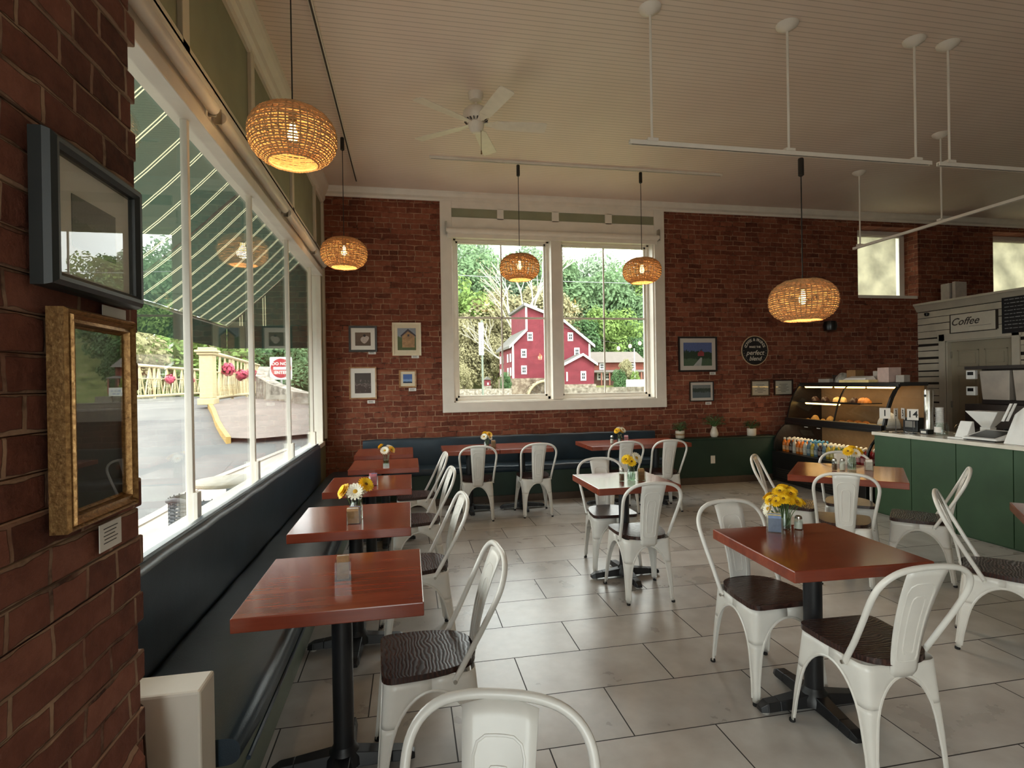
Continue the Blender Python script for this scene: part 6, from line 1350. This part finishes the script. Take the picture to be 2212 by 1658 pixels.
# annex
A0, A1, A2, A3, A4 = U(1216, 830, 'y', MY-3), U(1216, 789, 'y', MY-3), U(1257.6, 767, 'y', MY-3), U(1284, 785, 'y', MY-3), U(1283, 830, 'y', MY-3)
t = thing('mill_annex', 'low red gabled annex standing in front of the right half of the mill', 'building', (0, 0, 0)); AY = MY-3
MB().hexa([tuple(p) for p in (A0, A1, A2, A3, A4)], [(p.x, AY+2.9, p.z) for p in (A0, A1, A2, A3, A4)]).build('wall', REDS, t)
for a, b_ in ((ext(A1, A2, 0.35), A2), (A2, ext(A3, A2, 0.35))):
    s_ = slab(MB(), a, b_, 0.2, 0, AY-0.3, AY+2.7).build('roof_slope', ROOFG, t)
    MB().hexa([(a.x, AY-0.38, a.z-0.05), (b_.x, AY-0.38, b_.z-0.05), (b_.x, AY-0.3, b_.z-0.05), (a.x, AY-0.3, a.z-0.05)], [(a.x, AY-0.38, a.z+0.22), (b_.x, AY-0.38, b_.z+0.22), (b_.x, AY-0.3, b_.z+0.22), (a.x, AY-0.3, a.z+0.22)]).build('rake_board', WB, s_)
win(t, 1260, 811.5, 0.62, 1.05, AY); MB().box(U(1223, 800, 'y', AY).x, U(1226, 800, 'y', AY).x, AY-0.04, AY, U(1224, 823, 'y', AY).z, U(1224, 803, 'y', AY).z).build('side_board', WB, t)
MB().box(A0.x-0.3, A4.x+0.2, AY-0.15, AY+2.9, -3.0, A0.z).build('stone_base', ground_mat('pale_rubble_stone', [(0.35, (78, 68, 58)), (0.5, (110, 99, 87)), (0.65, (136, 126, 114))], 2.6), t)
# water wheel
c = U(1177, 862, 'y', MY-0.9); t = thing('water_wheel', 'pale wooden water wheel against the stone base of the mill', 'wheel', (c.x, MY-0.9, c.z)); RW = 2.05; WW = pm('weathered_wheel_wood', (140, 126, 102), 0.8, var=0.15)
for y in (-0.35, 0.35): MB().tube([(RW*math.cos(2*PI*i/40), y, RW*math.sin(2*PI*i/40)) for i in range(40)], 0.14, 6, closed=True, flat=0.5).build('rim', WW, t)
for i in range(12): a = 2*PI*i/12; MB().tube([(0, -0.3, 0), (RW*math.cos(a), -0.3, RW*math.sin(a))], 0.05, 5).build('spoke', pm('dark_spoke', (70, 62, 54), 0.8), t)
m = MB()
for i in range(28): a = 2*PI*i/28; p = (RW*0.98*math.cos(a), RW*0.98*math.sin(a)); q = (RW*1.1*math.cos(a+0.08), RW*1.1*math.sin(a+0.08)); m.hexa([(p[0], -0.35, p[1]), (p[0], 0.35, p[1]), (q[0], 0.35, q[1]), (q[0], -0.35, q[1])], [(p[0]+0.03, -0.35, p[1]+0.03), (p[0]+0.03, 0.35, p[1]+0.03), (q[0]+0.03, 0.35, q[1]+0.03), (q[0]+0.03, -0.35, q[1]+0.03)])
m.build('paddles', WW, t); MB().cyl((0, -0.4, 0), (0, 0.8, 0), 0.14, 10).build('axle', WW, t)
# long low house to the right
HY = 66.0; t = thing('long_house', 'long brick-red house with grey roof and porch right of the mill', 'building', (0, 0, 0)); hp = lambda x, y: U(x, y, 'y', HY)
a, b_ = hp(1266, 784), hp(1390, 781); zt_, zr = hp(1300, 783).z, hp(1300, 757).z; zb = hp(1300, 832).z
MB().box(a.x, b_.x, HY, HY+6, zb, zt_).build('wall', siding('faded_brick_red_siding', (108, 58, 48)), t)
MB().hexa([(a.x-0.3, HY-0.5, zt_), (b_.x+0.3, HY-0.5, zt_), (b_.x+0.3, HY+6.5, zt_), (a.x-0.3, HY+6.5, zt_)], [(a.x-0.3, HY+2.9, zr), (b_.x+0.3, HY+2.9, zr), (b_.x+0.3, HY+3.1, zr), (a.x-0.3, HY+3.1, zr)]).build('roof', pm('brown_grey_roof', (82, 74, 67), 0.9, var=0.15, scale=3), t)
pz = hp(1300, 803).z
MB().hexa([(a.x, HY-2.0, pz-0.12), (b_.x, HY-2.0, pz-0.12), (b_.x, HY, pz+0.1), (a.x, HY, pz+0.1)], [(a.x, HY-2.0, pz), (b_.x, HY-2.0, pz), (b_.x, HY, pz+0.25), (a.x, HY, pz+0.25)]).build('porch_roof', pm('brown_grey_roof', (82, 74, 67), 0.9, var=0.15, scale=3), t)
MB().box(a.x, b_.x, HY-0.05, HY-0.01, zb, pz-0.1).build('porch_shade_wall', pm('porch_shade_paint', (86, 56, 48), 0.8), t)  # dark sheet painting the shade under the porch roof
for px in (1288, 1305, 1322, 1338, 1356, 1372, 1387): c = hp(px, 810); MB().box(c.x-0.07, c.x+0.07, HY-1.95, HY-1.8, zb, pz-0.1).build('porch_post', pm('brown_post', (120, 72, 58), 0.8), t)
for px in (1300, 1367): win(t, px, 791, 0.7, 0.85, HY)
for px in (1296, 1311, 1346, 1366): win(t, px, 812, 0.8, 1.0, HY-0.06)
# smaller things by the river
zg = -1.2
t = thing('street_banner', 'tall narrow white banner on a dark pole seen through the left sash', 'banner', (U(1040, 800, 'y', 24).x, 24, -1.25)); p0, p1 = U(1044, 858, 'y', 24), U(1040, 694, 'y', 24)
MB().cyl((0.05, 0, 0), (0.05, 0, p1.z+1.3), 0.045, 8).build('pole', pm('grey_green_pole', (96, 104, 92), 0.6), t)
q0, q1 = U(1034.5, 767, 'y', 24), U(1044, 697, 'y', 24); ox = t.location.x
bn = MB().box(q0.x-ox, q1.x-ox, -0.05, -0.03, q0.z+1.25, q1.z+1.25).build('banner_cloth', pm('white_banner', (180, 178, 174), 0.7, var=0.03), t)
m = MB(); w_ = (q1.x-q0.x); zz = q1.z+1.25; hh_ = q1.z-q0.z
for f0, f1 in ((0.12, 0.28), (0.5, 0.72), (0.80, 0.9)):
    k = f0
    while k < f1: m.box(q0.x-ox+w_*0.35, q0.x-ox+w_*0.65, -0.054, -0.05, zz-hh_*k-0.03, zz-hh_*k); k += 0.035
m.build('banner_print', INK, bn)
t = thing('red_shed', 'tiny red shed with a pale door below the hillside, left sash', 'shed', (U(1053.5, 833, 'y', 58).x, 58, U(1053, 833, 'y', 58).z))
MB().box(-0.3, 0.32, 0, 0.7, 0, 0.68).build('wall', REDS, t); MB().box(-0.4, 0.42, -0.1, 0.8, -1.26-t.location.z, 0.0).build('foundation', STONE, t); MB().hexa([(-0.4, -0.1, 0.66), (0.42, -0.1, 0.66), (0.42, 0.8, 0.66), (-0.4, 0.8, 0.66)], [(0.0, -0.1, 1.0), (0.02, -0.1, 1.0), (0.02, 0.8, 1.0), (0.0, 0.8, 1.0)]).build('roof', ROOFG, t); MB().box(-0.05, 0.12, -0.02, 0, 0.1, 0.35).build('door', WB, t)
for x0, x1, y, py0, py1, lab in ((980, 1106, 52, 860, 841, 'low grey stone river wall in the left sash'), (1212, 1416, 50, 862, 838, 'pale rubble river wall in front of the annex and house')):
    a, b_ = U(x0, py1, 'y', y), U(x1, py1, 'y', y); o = MB().box(a.x, b_.x, y, y+0.8, -1.3, a.z).build('river_wall', STONE if x0 < 1000 else ground_mat('pale_rubble_stone2', [(0.35, (78, 70, 62)), (0.5, (106, 98, 88)), (0.65, (132, 124, 114))], 2.4)); tag(o, lab, 'wall')
a, b_ = U(1353, 835, 'y', 49), U(1394, 819, 'y', 49); t = thing('white_banner_sign', 'long low white sign on the river wall at the right', 'sign', ((a.x+b_.x)/2, 49, a.z)); w_ = (b_.x-a.x)/2
MB().box(-w_, w_, 0, 0.05, 0, b_.z-a.z).build('board', pm('white_banner', (180, 178, 174), 0.7, var=0.03), t)
for sx in (-0.8, 0.8): MB().box(sx*w_-0.04, sx*w_+0.04, 0.05, 0.12, -1.6, 0.3).build('post', BARK, t)
m = MB(); r = random.Random(8)
for z in (0.42, 0.18):
    x = -w_*0.85
    while x < w_*0.8: l = r.uniform(0.1, 0.3); m.box(x, x+l, -0.01, 0, z-0.05, z+0.05); x += l+0.12
m.build('sign_print', pm('blue_grey_print', (120, 130, 150), 0.7), t)
t = thing('flag_pole', 'thin white pole in front of the long house', 'pole', (U(1371, 815, 'y', 58).x, 58, -1.2)); MB().cyl((0, 0, 0), (0, 0, U(1371, 752, 'y', 58).z+1.2), 0.06, 8).build('pole', WB, t)
for k, (px, py, s, lab) in enumerate(((1340, 826, 0.22, 'round bush before the porch of the long house'), (1370, 828, 0.2, 'low green bush right of the flag pole'), (1092, 826, 0.16, 'small dark bush at the foot of the mill'), (1350, 800, 0.18, 'thin yellowish sapling before the long house'), (1000, 822, 0.25, 'grassy bush on the bank in the left sash'))):
    p = U(px, py, 'y', 56.5); o = dup(PT[('dark', 'bright', 'dark', 'gold', 'gold')[k]], (p.x, 56.5, p.z-8.6*s), k*1.1, lab, None); o.scale = (s, s*0.7, s)
    if 'group' in o: del o['group']
# lamp bulbs on a cable outside the window
t = thing('string_lights', 'string of pale globe bulbs hanging outside the right sash', 'lights', (0, 9.0, 0)); pts = [U(1203, 700, 'y', 9.0), U(1300, 735, 'y', 9.0), U(1336, 742, 'y', 9.0), U(1361, 738, 'y', 9.0), U(1382, 732, 'y', 9.0), U(1436, 712, 'y', 9.0)]
for p in pts: p.y = 0
for p in (pts[0], pts[-1]): MB().cyl((p.x, 0, -1.26), (p.x, 0, p.z+0.05), 0.025, 8).build('light_post', pm('galvanised_post', (150, 150, 146), 0.5, metal=0.3), t)
MB().tube([tuple(p) for p in pts], 0.003, 5).build('cable', BLACKP, t)
for p in (U(1336, 752, 'y', 9.0), U(1361, 747, 'y', 9.0), U(1382, 741, 'y', 9.0)): MB().ball((p.x, 0, p.z), 0.03, 12, 8, 1.25).build('globe_bulb', emat('pale_globe_bulb', (255, 214, 160), 4.0), t, smooth=True)
t = thing('utility_line', 'grey utility cable crossing outside the big window between two poles', 'cable', (0, 12, -1.26)); ends = [U(925, 590, 'y', 12), U(1200, 607, 'y', 12), U(1470, 615, 'y', 12)]
MB().tube([(p.x, 0, p.z+1.26) for p in ends], 0.008, 5).build('cable', pm('grey_cable', (120, 124, 124), 0.6), t)
for p in (ends[0], ends[2]): MB().cyl((p.x, 0, 0), (p.x, 0, p.z+1.5), 0.09, 8).build('pole', BARK, t)
